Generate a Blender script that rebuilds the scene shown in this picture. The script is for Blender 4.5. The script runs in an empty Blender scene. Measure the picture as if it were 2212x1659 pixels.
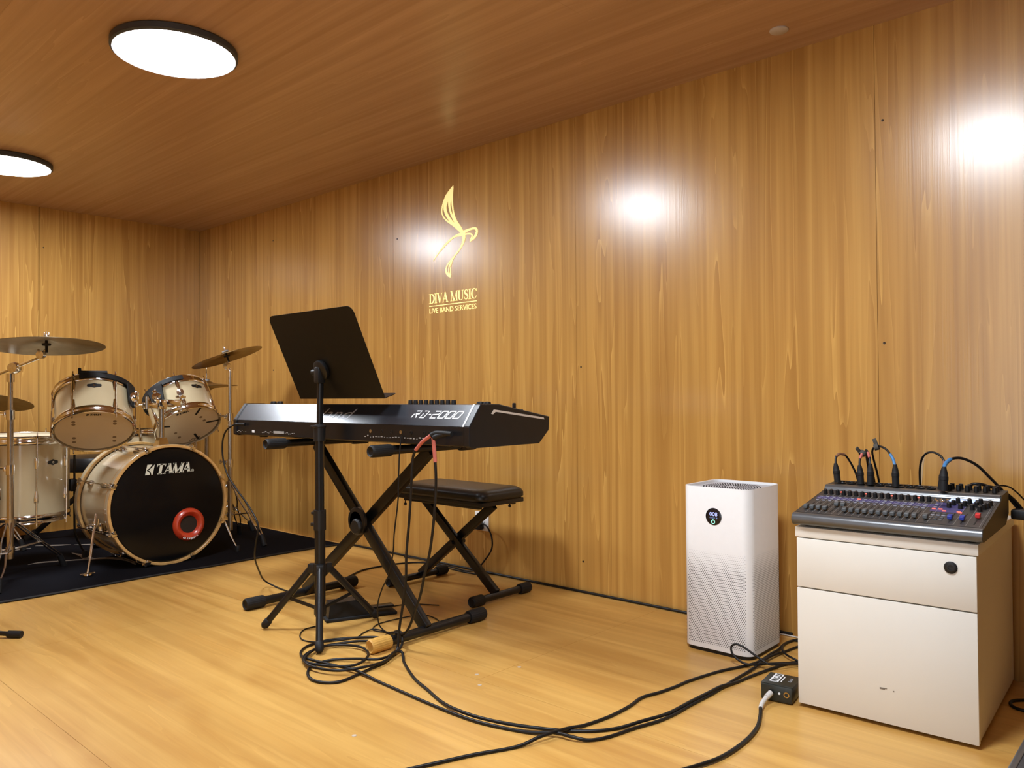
import bpy, bmesh, math, random
from mathutils import Vector, Matrix, Quaternion
random.seed(7)
S = bpy.context.scene
COL = S.collection

# ------------------------------------------------------------------ camera
# world frame: X along the long panelled wall, Y towards it, Z up; metres
cam_d = bpy.data.cameras.new('camera'); cam = bpy.data.objects.new('camera', cam_d); COL.objects.link(cam)
cam_d.sensor_width = 36.0; cam_d.lens = 1693.4/2212*36.0; cam_d.clip_start = 0.02
YAW, PIT, ROL = -0.736336, 0.0138459, 0.0073018
fw = Vector((math.sin(YAW)*math.cos(PIT), math.cos(YAW)*math.cos(PIT), math.sin(PIT)))
rt = Vector((math.cos(YAW), -math.sin(YAW), 0)); dn = fw.cross(rt)
r2 = rt*math.cos(ROL) + dn*math.sin(ROL); d2 = dn*math.cos(ROL) - rt*math.sin(ROL)
cam.matrix_world = Matrix(((r2.x,-d2.x,-fw.x,0),(r2.y,-d2.y,-fw.y,0),(r2.z,-d2.z,-fw.z,0.83),(0,0,0,1)))
S.camera = cam
# ------------------------------------------------------------------ world, exposure
w = bpy.data.worlds.new('world'); S.world = w; w.use_nodes = True
w.node_tree.nodes['Background'].inputs[0].default_value = (0.93, 1.0, 1.10, 1)
w.node_tree.nodes['Background'].inputs[1].default_value = 2.0      # daylight, reaches the room only through the wide doorway behind the camera
S.view_settings.view_transform = 'Standard'; S.view_settings.look = 'None'
S.view_settings.gamma = 1.0; S.view_settings.use_curve_mapping = False
S.view_settings.exposure = 0.0
LAMP = 98.0          # radiance of the ceiling panels

YW, XW, ZC = 2.641, -5.386, 2.009      # long wall, end wall, ceiling
YF, XR = -0.27, 1.60                   # front and right ends, behind the camera
DX0, DX1 = -1.25, 0.05                 # open doorway in the front wall

# ------------------------------------------------------------------ materials
MATS = {}
def nt(name):
    m = bpy.data.materials.new(name); m.use_nodes = True
    t = m.node_tree; b = t.nodes['Principled BSDF']; MATS[name] = m
    return m, t, b
def N(t, typ, **kw):
    n = t.nodes.new(typ)
    for k, v in kw.items():
        if k.startswith('_'): setattr(n, k[1:], v)
    return n
def mat(name, col, rough=0.5, metal=0.0, spec=0.5, coat=0.0, var=0.06, vscale=40.0, bump=0.0, bscale=200.0, emis=None, estr=0.0, stretch=None):
    m, t, b = nt(name)
    b.inputs['Roughness'].default_value = rough; b.inputs['Metallic'].default_value = metal
    b.inputs['Specular IOR Level'].default_value = spec; b.inputs['Coat Weight'].default_value = coat
    b.inputs['Coat Roughness'].default_value = 0.08
    tc = t.nodes.new('ShaderNodeTexCoord'); mp = t.nodes.new('ShaderNodeMapping')
    t.links.new(tc.outputs['Object'], mp.inputs[0])
    if stretch: mp.inputs['Scale'].default_value = stretch
    n = t.nodes.new('ShaderNodeTexNoise'); n.inputs['Scale'].default_value = vscale; n.inputs['Detail'].default_value = 3
    t.links.new(mp.outputs[0], n.inputs['Vector'])
    r = t.nodes.new('ShaderNodeValToRGB')
    a = [max(0, c*(1-var)) for c in col]; z = [min(1, c*(1+var)) for c in col]
    r.color_ramp.elements[0].position = 0.3; r.color_ramp.elements[1].position = 0.7
    r.color_ramp.elements[0].color = (*a, 1); r.color_ramp.elements[1].color = (*z, 1)
    t.links.new(n.outputs['Fac'], r.inputs[0]); t.links.new(r.outputs[0], b.inputs['Base Color'])
    if bump:
        n2 = t.nodes.new('ShaderNodeTexNoise'); n2.inputs['Scale'].default_value = bscale; n2.inputs['Detail'].default_value = 2
        t.links.new(mp.outputs[0], n2.inputs['Vector'])
        bp = t.nodes.new('ShaderNodeBump'); bp.inputs['Strength'].default_value = bump; bp.inputs['Distance'].default_value = 0.002
        t.links.new(n2.outputs['Fac'], bp.inputs['Height']); t.links.new(bp.outputs[0], b.inputs['Normal'])
    if emis:
        b.inputs['Emission Color'].default_value = (*emis, 1); b.inputs['Emission Strength'].default_value = estr
    return m

def wood(name, axis, dark, mid, light, rough, s=1.0, g=1.0, seed=0.0, flame=0.5, blotch=0.0, spec=0.5, streak=0.5, rimk=0.8):
    """printed wood-grain laminate, grain running along one axis"""
    m, t, b = nt(name); L = t.links.new
    geo = t.nodes.new('ShaderNodeNewGeometry')
    def noise(sa, sg, detail, dist=0.0, off=0.0):
        mp = t.nodes.new('ShaderNodeMapping')
        sc = {'z': (sa*s, sa*s, sg*g), 'x': (sg*g, sa*s, sa*s)}[axis]
        mp.inputs['Scale'].default_value = sc; mp.inputs['Location'].default_value = (seed+off, seed*1.7+off, seed*0.3+off)
        L(geo.outputs['Position'], mp.inputs[0])
        n = t.nodes.new('ShaderNodeTexNoise'); n.inputs['Scale'].default_value = 1.0
        n.inputs['Detail'].default_value = detail; n.inputs['Distortion'].default_value = dist
        L(mp.outputs[0], n.inputs['Vector']); return n.outputs['Fac']
    def math_(op, a, bb=None, c=None):
        n = t.nodes.new('ShaderNodeMath'); n.operation = op
        for i, x in enumerate((a, bb, c)):
            if x is None: continue
            if isinstance(x, (int, float)): n.inputs[i].default_value = x
            else: L(x, n.inputs[i])
        return n.outputs[0]
    def ramp(f, p0, p1):
        n = t.nodes.new('ShaderNodeMapRange'); n.inputs['From Min'].default_value = p0; n.inputs['From Max'].default_value = p1
        L(f, n.inputs['Value']); return n.outputs[0]
    def mix(f, a, bb, mode='MIX'):
        n = t.nodes.new('ShaderNodeMix'); n.data_type = 'RGBA'; n.blend_type = mode
        if isinstance(f, float): n.inputs[0].default_value = f
        else: L(f, n.inputs[0])
        for i, x in ((6, a), (7, bb)):
            if isinstance(x, tuple): n.inputs[i].default_value = (*x, 1)
            else: L(x, n.inputs[i])
        return n.outputs[2]
    band = ramp(noise(9, 0.22, 3, 0.3), 0.30, 0.72)
    band2 = ramp(noise(34, 0.45, 4, 0.5, 3.1), 0.32, 0.70)
    fl = noise(13.0, 0.55, 2, 0.30, 9.3)
    saw = math_('FRACT', math_('MULTIPLY', fl, 8.0))
    rim = ramp(saw, 0.10, 0.01)                       # pale outline where a flame starts
    mask = ramp(noise(10, 0.6, 2, 0.0, 5.5), 0.40, 0.60)
    flm = math_('MULTIPLY', math_('POWER', saw, 1.4), mask)
    fine = ramp(noise(210, 2.2, 3, 0.0, 1.3), 0.3, 0.75)
    c = mix(band, dark, mid); c = mix(math_('MULTIPLY', band2, 0.55), c, light)
    c = mix(math_('MULTIPLY', flm, flame), c, dark)
    c = mix(math_('MULTIPLY', math_('MULTIPLY', rim, mask), flame*rimk), c, light)
    stk = ramp(noise(24, 0.42, 3, 0.5, 7.7), 0.47, 0.64)
    c = mix(math_('MULTIPLY', stk, streak), c, dark)
    c = mix(math_('MULTIPLY', fine, 0.20), c, dark)
    if blotch:
        bl = ramp(noise(5.0, 1.3, 3, 0.6, 2.2), 0.4, 0.66)
        c = mix(math_('MULTIPLY', bl, blotch), c, light)
    L(c, b.inputs['Base Color'])
    b.inputs['Roughness'].default_value = rough; b.inputs['Specular IOR Level'].default_value = spec
    bp = t.nodes.new('ShaderNodeBump'); bp.inputs['Strength'].default_value = 0.10; bp.inputs['Distance'].default_value = 0.0006
    L(fine, bp.inputs['Height']); L(bp.outputs[0], b.inputs['Normal'])
    return m

wood('wall_laminate', 'z', (0.37,0.177,0.038), (0.56,0.298,0.070), (0.71,0.42,0.110), 0.255, flame=0.85, streak=0.66, spec=0.9)
wood('ceiling_laminate', 'x', (0.385,0.215,0.110), (0.50,0.295,0.158), (0.58,0.36,0.20), 0.26, seed=4.0, flame=0.4, streak=0.5)
wood('floor_laminate', 'x', (0.47,0.235,0.052), (0.68,0.38,0.096), (0.77,0.485,0.145), 0.30, s=0.85, g=2.0, seed=9.0, flame=0.4, blotch=0.25, streak=0.75, rimk=0.4)
mat('bounce_damper', (0.035,0.028,0.022), 0.9, var=0.2, vscale=8)  # invented dark finish that soaks up bounce light beside the cabinet
mat('gap_shadow', (0.02,0.012,0.006), 0.9)
mat('bare_edge', (0.5,0.36,0.2), 0.7)
mat('cream_lacquer', (0.53,0.44,0.275), 0.16, coat=0.6, var=0.03, vscale=12)
mat('kick_lacquer', (0.54,0.46,0.31), 0.12, coat=0.8, var=0.03, vscale=12)
mat('maple_hoop', (0.55,0.33,0.12), 0.25, coat=0.4, var=0.15, vscale=30)
mat('chrome', (0.72,0.70,0.67), 0.10, metal=1.0, var=0.02)
mat('dull_chrome', (0.50,0.47,0.43), 0.24, metal=1.0, var=0.05)
mat('black_rubber', (0.008,0.008,0.0085), 0.62, spec=0.35, var=0.2, bump=0.1, bscale=300)
mat('black_paint', (0.005,0.0048,0.0046), 0.42, spec=0.3, var=0.15, vscale=60)
mat('black_satin', (0.0065,0.0065,0.007), 0.32, spec=0.4, var=0.15, vscale=60)
mat('black_plastic', (0.009,0.009,0.0095), 0.42, spec=0.4, var=0.1)
mat('piano_black', (0.007,0.0075,0.009), 0.30, spec=0.4, var=0.1, vscale=25)
mat('piano_panel', (0.020,0.023,0.030), 0.25, var=0.12, vscale=18, spec=0.6)
mat('silver_trim', (0.55,0.57,0.60), 0.30, metal=0.7, var=0.04)
mat('beige_trim', (0.52,0.45,0.38), 0.4, var=0.05)
mat('white_print', (0.80,0.81,0.82), 0.5, var=0.02)
mat('silver_print', (0.42,0.44,0.48), 0.35, metal=0.3, var=0.03)
mat('grey_print', (0.30,0.29,0.27), 0.6, var=0.1)
mat('drum_print', (0.62,0.63,0.52), 0.5, var=0.03)
mat('bronze', (0.30,0.215,0.10), 0.33, metal=1.0, var=0.18, vscale=14)
mat('bronze_dark', (0.22,0.17,0.10), 0.38, metal=1.0, var=0.2, vscale=14)
mat('drum_head', (0.60,0.50,0.34), 0.45, var=0.03, vscale=8)
mat('head_black', (0.004,0.004,0.0045), 0.14, spec=0.3, var=0.1)
mat('dot_felt', (0.20,0.14,0.08), 0.8)
mat('port_red', (0.50,0.045,0.015), 0.32, coat=0.3, var=0.05)
mat('felt_grey', (0.30,0.31,0.33), 0.9)
mat('rug_black', (0.0048,0.0048,0.007), 0.95, spec=0.08, var=0.45, vscale=260, bump=0.8, bscale=900)
mat('rug_print', (0.26,0.22,0.18), 0.9, var=0.15, vscale=200, bump=0.5, bscale=900)
mat('vinyl_black', (0.008,0.008,0.008), 0.36, spec=0.45, var=0.1, bump=0.15, bscale=260)
mat('purifier_white', (0.80,0.795,0.785), 0.38, var=0.01)
mat('purifier_grey', (0.50,0.52,0.56), 0.5, var=0.03)
mat('hole_dark', (0.015,0.014,0.013), 0.8)
mat('screen_black', (0.006,0.006,0.010), 0.12, var=0.05)
mat('screen_blue', (0.3,0.35,0.7), 0.4, emis=(0.42,0.48,1.0), estr=1.1)
mat('screen_dim', (0.1,0.15,0.3), 0.4, emis=(0.2,0.32,0.6), estr=0.5)
mat('screen_green', (0.2,0.6,0.45), 0.4, emis=(0.35,1.0,0.72), estr=0.9)
mat('cabinet_white', (0.77,0.755,0.69), 0.42, var=0.015, vscale=6)
mat('cabinet_side', (0.74,0.70,0.63), 0.5, var=0.02, vscale=6, bump=0.2, bscale=700)
mat('scuff', (0.20,0.17,0.13), 0.8)
mat('mixer_grey', (0.13,0.135,0.14), 0.30, metal=0.55, var=0.05)
mat('mixer_panel', (0.040,0.037,0.036), 0.5, var=0.12, vscale=90)
mat('mixer_side', (0.030,0.026,0.022), 0.5, var=0.1)
mat('mixer_violet', (0.055,0.05,0.16), 0.5, var=0.1)
mat('button_grey', (0.26,0.26,0.30), 0.5, var=0.1)
mat('fader_grey', (0.10,0.11,0.115), 0.4, var=0.08)
mat('fader_blue', (0.02,0.04,0.30), 0.4, var=0.05)
mat('fader_red', (0.62,0.03,0.03), 0.4, var=0.05)
mat('button_lit', (0.9,0.12,0.08), 0.4, emis=(1.0,0.12,0.07), estr=1.2)
mat('screen_lcd', (0.4,0.5,0.8), 0.3, emis=(0.50,0.62,1.0), estr=1.0)
mat('cable_black', (0.006,0.0055,0.0055), 0.42, spec=0.35, var=0.15)
mat('cable_white', (0.62,0.60,0.57), 0.5, var=0.03)
mat('sleeve_red', (0.52,0.13,0.10), 0.5, var=0.05)
mat('sleeve_blue', (0.06,0.22,0.48), 0.5, var=0.05)
mat('sleeve_brown', (0.22,0.10,0.05), 0.5, var=0.05)
mat('velcro', (0.07,0.065,0.055), 0.9, var=0.2)
mat('tan_rubber', (0.62,0.34,0.07), 0.55, var=0.08)
mat('di_box', (0.016,0.020,0.016), 0.35, var=0.15)
mat('gold', (0.55,0.36,0.12), 0.3, metal=1.0)
mat('outlet_white', (0.78,0.77,0.75), 0.35, var=0.01)
mat('lamp_housing', (0.045,0.05,0.055), 0.5, var=0.05)
mat('lamp_rim', (0.5,0.5,0.55), 0.4, var=0.02)
mat('lamp_glow', (0.9,0.9,0.9), 0.5, emis=(0.93,1.0,1.085), estr=LAMP)
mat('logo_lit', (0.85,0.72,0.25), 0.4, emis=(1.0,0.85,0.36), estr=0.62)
mat('case_grey', (0.035,0.035,0.037), 0.55, var=0.2, vscale=120, bump=0.3, bscale=400)
mat('screw_dark', (0.06,0.045,0.03), 0.4, metal=0.8)
mat('screw_pale', (0.62,0.52,0.40), 0.4, metal=0.2)
mat('key_white', (0.8,0.79,0.76), 0.3, var=0.01)

# cymbals: lathe grooves
for nm in ('bronze', 'bronze_dark'):
    t = MATS[nm].node_tree; b = t.nodes['Principled BSDF']
    tc = t.nodes.new('ShaderNodeTexCoord'); wv = t.nodes.new('ShaderNodeTexWave')
    wv.wave_type = 'RINGS'; wv.rings_direction = 'Z'; wv.inputs['Scale'].default_value = 45; wv.inputs['Distortion'].default_value = 0.3
    bp = t.nodes.new('ShaderNodeBump'); bp.inputs['Strength'].default_value = 0.12; bp.inputs['Distance'].default_value = 0.001
    t.links.new(tc.outputs['Object'], wv.inputs['Vector']); t.links.new(wv.outputs['Fac'], bp.inputs['Height']); t.links.new(bp.outputs[0], b.inputs['Normal'])

# ------------------------------------------------------------------ mesh builder
def V(*a): return Vector(a)
def frame(o, x, y, z=None):
    x = Vector(x).normalized(); y = Vector(y).normalized(); z = Vector(z).normalized() if z else x.cross(y).normalized()
    return Matrix(((x.x,y.x,z.x,o[0]),(x.y,y.y,z.y,o[1]),(x.z,y.z,z.z,o[2]),(0,0,0,1)))
def axis_frame(o, z):
    z = Vector(z).normalized(); h = V(0,0,1) if abs(z.z) < 0.95 else V(1,0,0)
    x = h.cross(z).normalized(); return frame(o, x, z.cross(x), z)
def catmull(pts, sub=6, closed=False):
    pts = [Vector(p) for p in pts]; n = len(pts); out = []
    for i in range(n-1):
        p0 = pts[max(i-1,0)]; p1 = pts[i]; p2 = pts[i+1]; p3 = pts[min(i+2,n-1)]
        for k in range(sub):
            t = k/sub
            out.append(0.5*((2*p1)+(p2-p0)*t+(2*p0-5*p1+4*p2-p3)*t*t+(3*p1-p0-3*p2+p3)*t**3))
    out.append(pts[-1]); return out
class MB:
    def __init__(self): self.v = []; self.f = []
    def add(self, vs, fs, M=None):
        o = len(self.v)
        for p in vs:
            p = Vector(p); self.v.append(M @ p if M else p)
        self.f += [[i+o for i in f] for f in fs]; return self
    def box(self, c, s, bev=0.0, M=None, seg=2):
        bm = bmesh.new(); bmesh.ops.create_cube(bm, size=1.0)
        for v in bm.verts: v.co = Vector((v.co.x*s[0]+c[0], v.co.y*s[1]+c[1], v.co.z*s[2]+c[2]))
        if bev: bmesh.ops.bevel(bm, geom=bm.edges[:], offset=bev, segments=seg, affect='EDGES', profile=0.5)
        bm.verts.index_update()
        self.add([v.co.copy() for v in bm.verts], [[v.index for v in f.verts] for f in bm.faces], M); bm.free(); return self
    def cyl(self, p0, p1, r0, r1=None, n=16, M=None):
        r1 = r0 if r1 is None else r1; p0 = Vector(p0); p1 = Vector(p1)
        A = axis_frame(p0, p1-p0); Lh = (p1-p0).length
        vs = []; fs = []
        for r, z in ((r0,0),(r1,Lh)):
            vs += [A @ V(r*math.cos(2*math.pi*i/n), r*math.sin(2*math.pi*i/n), z) for i in range(n)]
        for i in range(n): j = (i+1)%n; fs.append([i,j,n+j,n+i])
        fs.append(list(range(n))[::-1]); fs.append([n+i for i in range(n)])
        return self.add(vs, fs, M)
    def tube(self, pts, r, n=8, sub=6, M=None, radii=None):
        P = catmull(pts, sub) if sub > 1 else [Vector(p) for p in pts]
        m = len(P); vs = []; fs = []; up = None
        for i, p in enumerate(P):
            d = (P[min(i+1,m-1)]-P[max(i-1,0)]).normalized()
            if up is None: up = (V(0,0,1) if abs(d.z) < 0.9 else V(1,0,0))
            x = up.cross(d)
            if x.length < 1e-6: x = V(1,0,0).cross(d)
            x.normalize(); y = d.cross(x); up = y
            rr = r if radii is None else radii[min(int(i/max(1,sub)), len(radii)-1)]
            vs += [p + x*rr*math.cos(2*math.pi*k/n) + y*rr*math.sin(2*math.pi*k/n) for k in range(n)]
        for i in range(m-1):
            for k in range(n):
                j = (k+1)%n; fs.append([i*n+k,i*n+j,(i+1)*n+j,(i+1)*n+k])
        fs.append(list(range(n))[::-1]); fs.append([(m-1)*n+k for k in range(n)])
        return self.add(vs, fs, M)
    def lathe(self, prof, n=32, M=None, closed=False, a0=0.0, a1=None):
        """profile of (r, z) turned round Z; closed profile joins its ends"""
        m = len(prof); full = a1 is None; vs = []; fs = []
        steps = n if full else n+1; span = 2*math.pi if full else (a1-a0)
        for i in range(steps):
            a = a0 + span*i/n
            vs += [V(r*math.cos(a), r*math.sin(a), z) for r, z in prof]
        for i in range(n):
            j = (i+1)%steps
            for k in range(m if closed else m-1):
                l = (k+1)%m; fs.append([i*m+k, j*m+k, j*m+l, i*m+l])
        if not full and closed:
            fs.append(list(range(m))); fs.append([(steps-1)*m+k for k in range(m)][::-1])
        if not closed and full:
            if prof[0][0] > 1e-6: fs.append([i*m for i in range(n)][::-1])
            if prof[-1][0] > 1e-6: fs.append([i*m+m-1 for i in range(n)])
        return self.add(vs, fs, M)
    def prism(self, poly, d, M=None, z0=0.0):
        n = len(poly)
        vs = [V(x,y,z0) for x,y in poly] + [V(x,y,z0+d) for x,y in poly]
        fs = [list(range(n))[::-1], [n+i for i in range(n)]] + [[i,(i+1)%n,n+(i+1)%n,n+i] for i in range(n)]
        return self.add(vs, fs, M)
    def ribbon(self, pts, widths, h, M=None, sub=5, z0=0.0):
        """flat stroke of varying width in the XY plane, h thick"""
        n = len(pts)
        if not isinstance(widths, (list,tuple)): widths = [widths]*n
        P = catmull([(x,y,wd) for (x,y),wd in zip(pts,widths)], sub)
        a = []; b = []
        for i, p in enumerate(P):
            q0 = P[max(i-1,0)]; q1 = P[min(i+1,len(P)-1)]
            d = Vector((q1.x-q0.x, q1.y-q0.y)); d = d.normalized() if d.length > 1e-9 else Vector((1,0))
            nn = Vector((-d.y, d.x))*max(p.z,1e-5)*0.5
            a.append((p.x+nn.x, p.y+nn.y)); b.append((p.x-nn.x, p.y-nn.y))
        for i in range(len(P)-1):
            self.prism([a[i],b[i],b[i+1],a[i+1]], h, M, z0)
        return self
    def text(self, s, size, M, h=0.0005, align='LEFT', sx=1.0, shear=0.0, offset=0.0, width=None):
        c = bpy.data.curves.new('t','FONT'); c.body = s; c.size = size; c.align_x = align; c.extrude = h/2; c.shear = shear
        c.offset = offset; c.resolution_u = 3
        o = bpy.data.objects.new('t', c); me = bpy.data.meshes.new_from_object(o)
        vs = [v.co.copy() for v in me.vertices]
        if width and vs:
            x0 = min(v.x for v in vs); x1 = max(v.x for v in vs); sx = width/(x1-x0)
            for v in vs: v.x = (v.x-x0)*sx
        else:
            for v in vs: v.x *= sx
        self.add(vs, [list(p.vertices) for p in me.polygons], M)
        bpy.data.objects.remove(o); bpy.data.curves.remove(c); bpy.data.meshes.remove(me); return self
    def mesh(self, name, m, smooth=True, inv=None, ang=38):
        me = bpy.data.meshes.new(name)
        me.from_pydata([tuple(inv @ p) if inv else tuple(p) for p in self.v], [], self.f)
        me.validate(clean_customdata=False)
        bm = bmesh.new(); bm.from_mesh(me); bmesh.ops.recalc_face_normals(bm, faces=bm.faces[:]); bm.to_mesh(me); bm.free()
        me.materials.append(MATS[m])
        if smooth and len(me.polygons):
            me.polygons.foreach_set('use_smooth', [True]*len(me.polygons)); me.set_sharp_from_angle(angle=math.radians(ang))
        me.update(); return me
def wm(o):
    return (wm(o.parent) @ o.matrix_basis) if o.parent else o.matrix_basis.copy()
def tag(o, label=None, cat=None, group=None, kind=None):
    if label: o['label'] = label
    if cat: o['category'] = cat
    if group: o['group'] = group
    if kind: o['kind'] = kind
    return o
def thing(name, label, cat, loc=(0,0,0), rotz=0.0, quat=None, group=None):
    o = bpy.data.objects.new(name, None); COL.objects.link(o); o.empty_display_size = 0.05
    o.location = loc
    if quat: o.rotation_mode = 'QUATERNION'; o.rotation_quaternion = quat
    else: o.rotation_euler = (0,0,rotz)
    return tag(o, label, cat, group)
def part(parent, name, mb, m, world=False, label=None, smooth=True, ang=38):
    """mesh child; world=True when the builder holds world coordinates"""
    me = mb.mesh(name, m, smooth, wm(parent).inverted() if (world and parent) else None, ang)
    o = bpy.data.objects.new(name, me); COL.objects.link(o); o.parent = parent
    if label: o['label'] = label
    return o
def inst(o, parent, loc=None, rot=None, name=None):
    c = o.copy(); c.name = name or o.name.split('.')[0]; COL.objects.link(c); c.parent = parent
    if loc is not None: c.location = loc
    if rot is not None: c.rotation_euler = rot
    return c
def solo(name, label, cat, mb, m, loc=(0,0,0), group=None, smooth=True, kind=None, ang=38):
    """one-mesh thing; builder in world coordinates, origin put at loc"""
    me = mb.mesh(name, m, smooth, Matrix.Translation(loc).inverted(), ang)
    o = bpy.data.objects.new(name, me); COL.objects.link(o); o.location = loc
    return tag(o, label, cat, group, kind)
def struct(name, mb, m):
    me = mb.mesh(name, m, False); o = bpy.data.objects.new(name, me); COL.objects.link(o); o['kind'] = 'structure'; return o

# ------------------------------------------------------------------ room
T = 0.012; G = 0.0006
fl = struct('floor', MB().box(((XW+XR)/2, (YW+YF)/2, -0.05), (XR-XW+0.2, YW-YF+0.2, 0.06)), 'gap_shadow')
ys = [YF-0.6, -0.225, 0.703, 1.631, YW+0.02]
xsplit = [[-4.06,-1.62,0.82], [-2.95,-0.51], [-4.06,-1.62,0.82], [-2.95,-0.51], ]
for i in range(4):
    xs = [XW-0.02] + [x for x in ([-4.06,-1.62,0.82] if i in (3,1) else [-2.95,-0.51])] + [XR+0.05]
    for a, b_ in zip(xs, xs[1:]):
        part(fl, 'floor_panel', MB().box(((a+b_)/2, (ys[i]+ys[i+1])/2, -T/2), (b_-a-2*G*0.7, ys[i+1]-ys[i]-2*G*0.7, T)), 'floor_laminate', smooth=False)
for x, y in ((-1.601,1.79),(-1.588,1.605),(-1.654,1.66),(-1.585,1.165)):
    part(fl, 'screw', MB().lathe([(0.0065,-0.001),(0.006,0.0008),(0.003,0.0004),(0,0.0002)], 12, Matrix.Translation((x,y,0))), 'screw_pale')

wb = struct('wall_back', MB().box(((XW+XR)/2, YW+0.06, ZC/2), (XR-XW+0.2, 0.08, ZC+0.1)), 'gap_shadow')
seams = [XW] + [-4.444,-3.234,-2.024,-0.814,0.396] + [XR]
for a, b_ in zip(seams, seams[1:]):
    part(wb, 'wall_panel', MB().box(((a+b_)/2, YW+T/2, ZC/2), (b_-a-2*G, T, ZC)), 'wall_laminate', smooth=False)
for x, z in ((-0.791,1.697),(-0.795,0.986),(-2.001,0.945),(-3.2,1.653),(-4.414,1.811),(-1.998,0.129),(-4.441+.025,0.996),(-0.795,0.20)):
    part(wb, 'screw', MB().lathe([(0.0045,-0.001),(0.004,0.001),(0.002,0.0005),(0,0.0003)], 10, frame((x,YW,z),(1,0,0),(0,0,1))), 'screw_dark')
part(wb, 'scratch', MB().ribbon([(-0.681,0.646),(-0.688,0.610),(-0.691,0.576),(-0.695,0.546)], [0.002,0.006,0.005,0.008], 0.0004, frame((0,YW-0.0003,0),(1,0,0),(0,0,1))), 'bare_edge', label='pale vertical scratch in the laminate')
wl = struct('wall_left', MB().box((XW-0.06, (YW+YF)/2, ZC/2), (0.08, YW-YF+0.2, ZC+0.1)), 'gap_shadow')
sy = [YF, 0.405, 1.615, YW]
for a, b_ in zip(sy, sy[1:]):
    part(wl, 'wall_panel', MB().box((XW-T/2, (a+b_)/2, ZC/2), (T, b_-a-0.0045, ZC)), 'wall_laminate', smooth=False)
part(wl, 'screw', MB().lathe([(0.0045,-0.001),(0.004,0.001),(0.002,0.0005),(0,0.0003)], 10, frame((XW,1.64,1.761),(0,1,0),(0,0,1))), 'screw_dark')
wf = struct('wall_front', MB().box(((XW+DX0)/2, YF-0.05, ZC/2), (DX0-XW, 0.1, ZC)).box(((DX1+XR)/2, YF-0.05, ZC/2), (XR-DX1, 0.1, ZC)), 'wall_laminate')
wr = struct('wall_right', MB().box((XR+0.05, (YW+YF)/2, ZC/2), (0.1, YW-YF+0.2, ZC+0.1)), 'bounce_damper')  # unseen end wall, its dark finish added to keep the cabinet side dim
ce = struct('ceiling', MB().box(((XW+XR)/2, (YW+YF)/2, ZC+0.06), (XR-XW+0.2, YW-YF+0.2, 0.08)), 'gap_shadow')
cy = [YF-0.05, 0.72, 1.94, YW]
for i in range(3):
    xs = [XW] + ([-3.9,-1.46] if i%2 else [-5.1,-2.68,-0.24]) + [XR]
    for a, b_ in zip(xs, xs[1:]):
        part(ce, 'ceiling_panel', MB().box(((a+b_)/2, (cy[i]+cy[i+1])/2, ZC+T/2), (b_-a-2*G*0.3, cy[i+1]-cy[i]-2*G*0.3, T)), 'ceiling_laminate', smooth=False)
part(ce, 'ceiling_cap', MB().lathe([(0.030,0),(0.030,-0.003),(0.026,-0.006),(0,-0.007)], 24, Matrix.Translation((-1.051,2.464,ZC))), 'beige_trim', label='small pale round cap')

# ------------------------------------------------------------------ ceiling lights
def ceiling_light(x, label):
    t = thing('ceiling_light', label, 'ceiling light', (x,1.19,ZC), group='round ceiling lights in a row')
    part(t, 'housing', MB().lathe([(0.0,-0.001),(0.195,-0.001),(0.200,-0.004),(0.200,-0.022),(0.192,-0.026),(0.189,-0.026),(0.189,-0.02),(0,-0.02)], 64), 'lamp_housing')
    part(t, 'trim_ring', MB().lathe([(0.189,-0.0265),(0.1925,-0.0275),(0.1925,-0.0255),(0.189,-0.0255)], 64, closed=True), 'lamp_rim')
    part(t, 'diffuser', MB().lathe([(0.0,-0.030),(0.12,-0.0297),(0.183,-0.0285),(0.1885,-0.0255),(0.1885,-0.0215),(0,-0.0215)], 64), 'lamp_glow')
    return t
ceiling_light(-2.60, 'round white ceiling light seen whole at the upper left')
ceiling_light(-4.45, 'round white ceiling light above the drums, cut by the left edge')
ceiling_light(-0.75, 'round ceiling light over the mixer, seen as glare on the wall')

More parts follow.
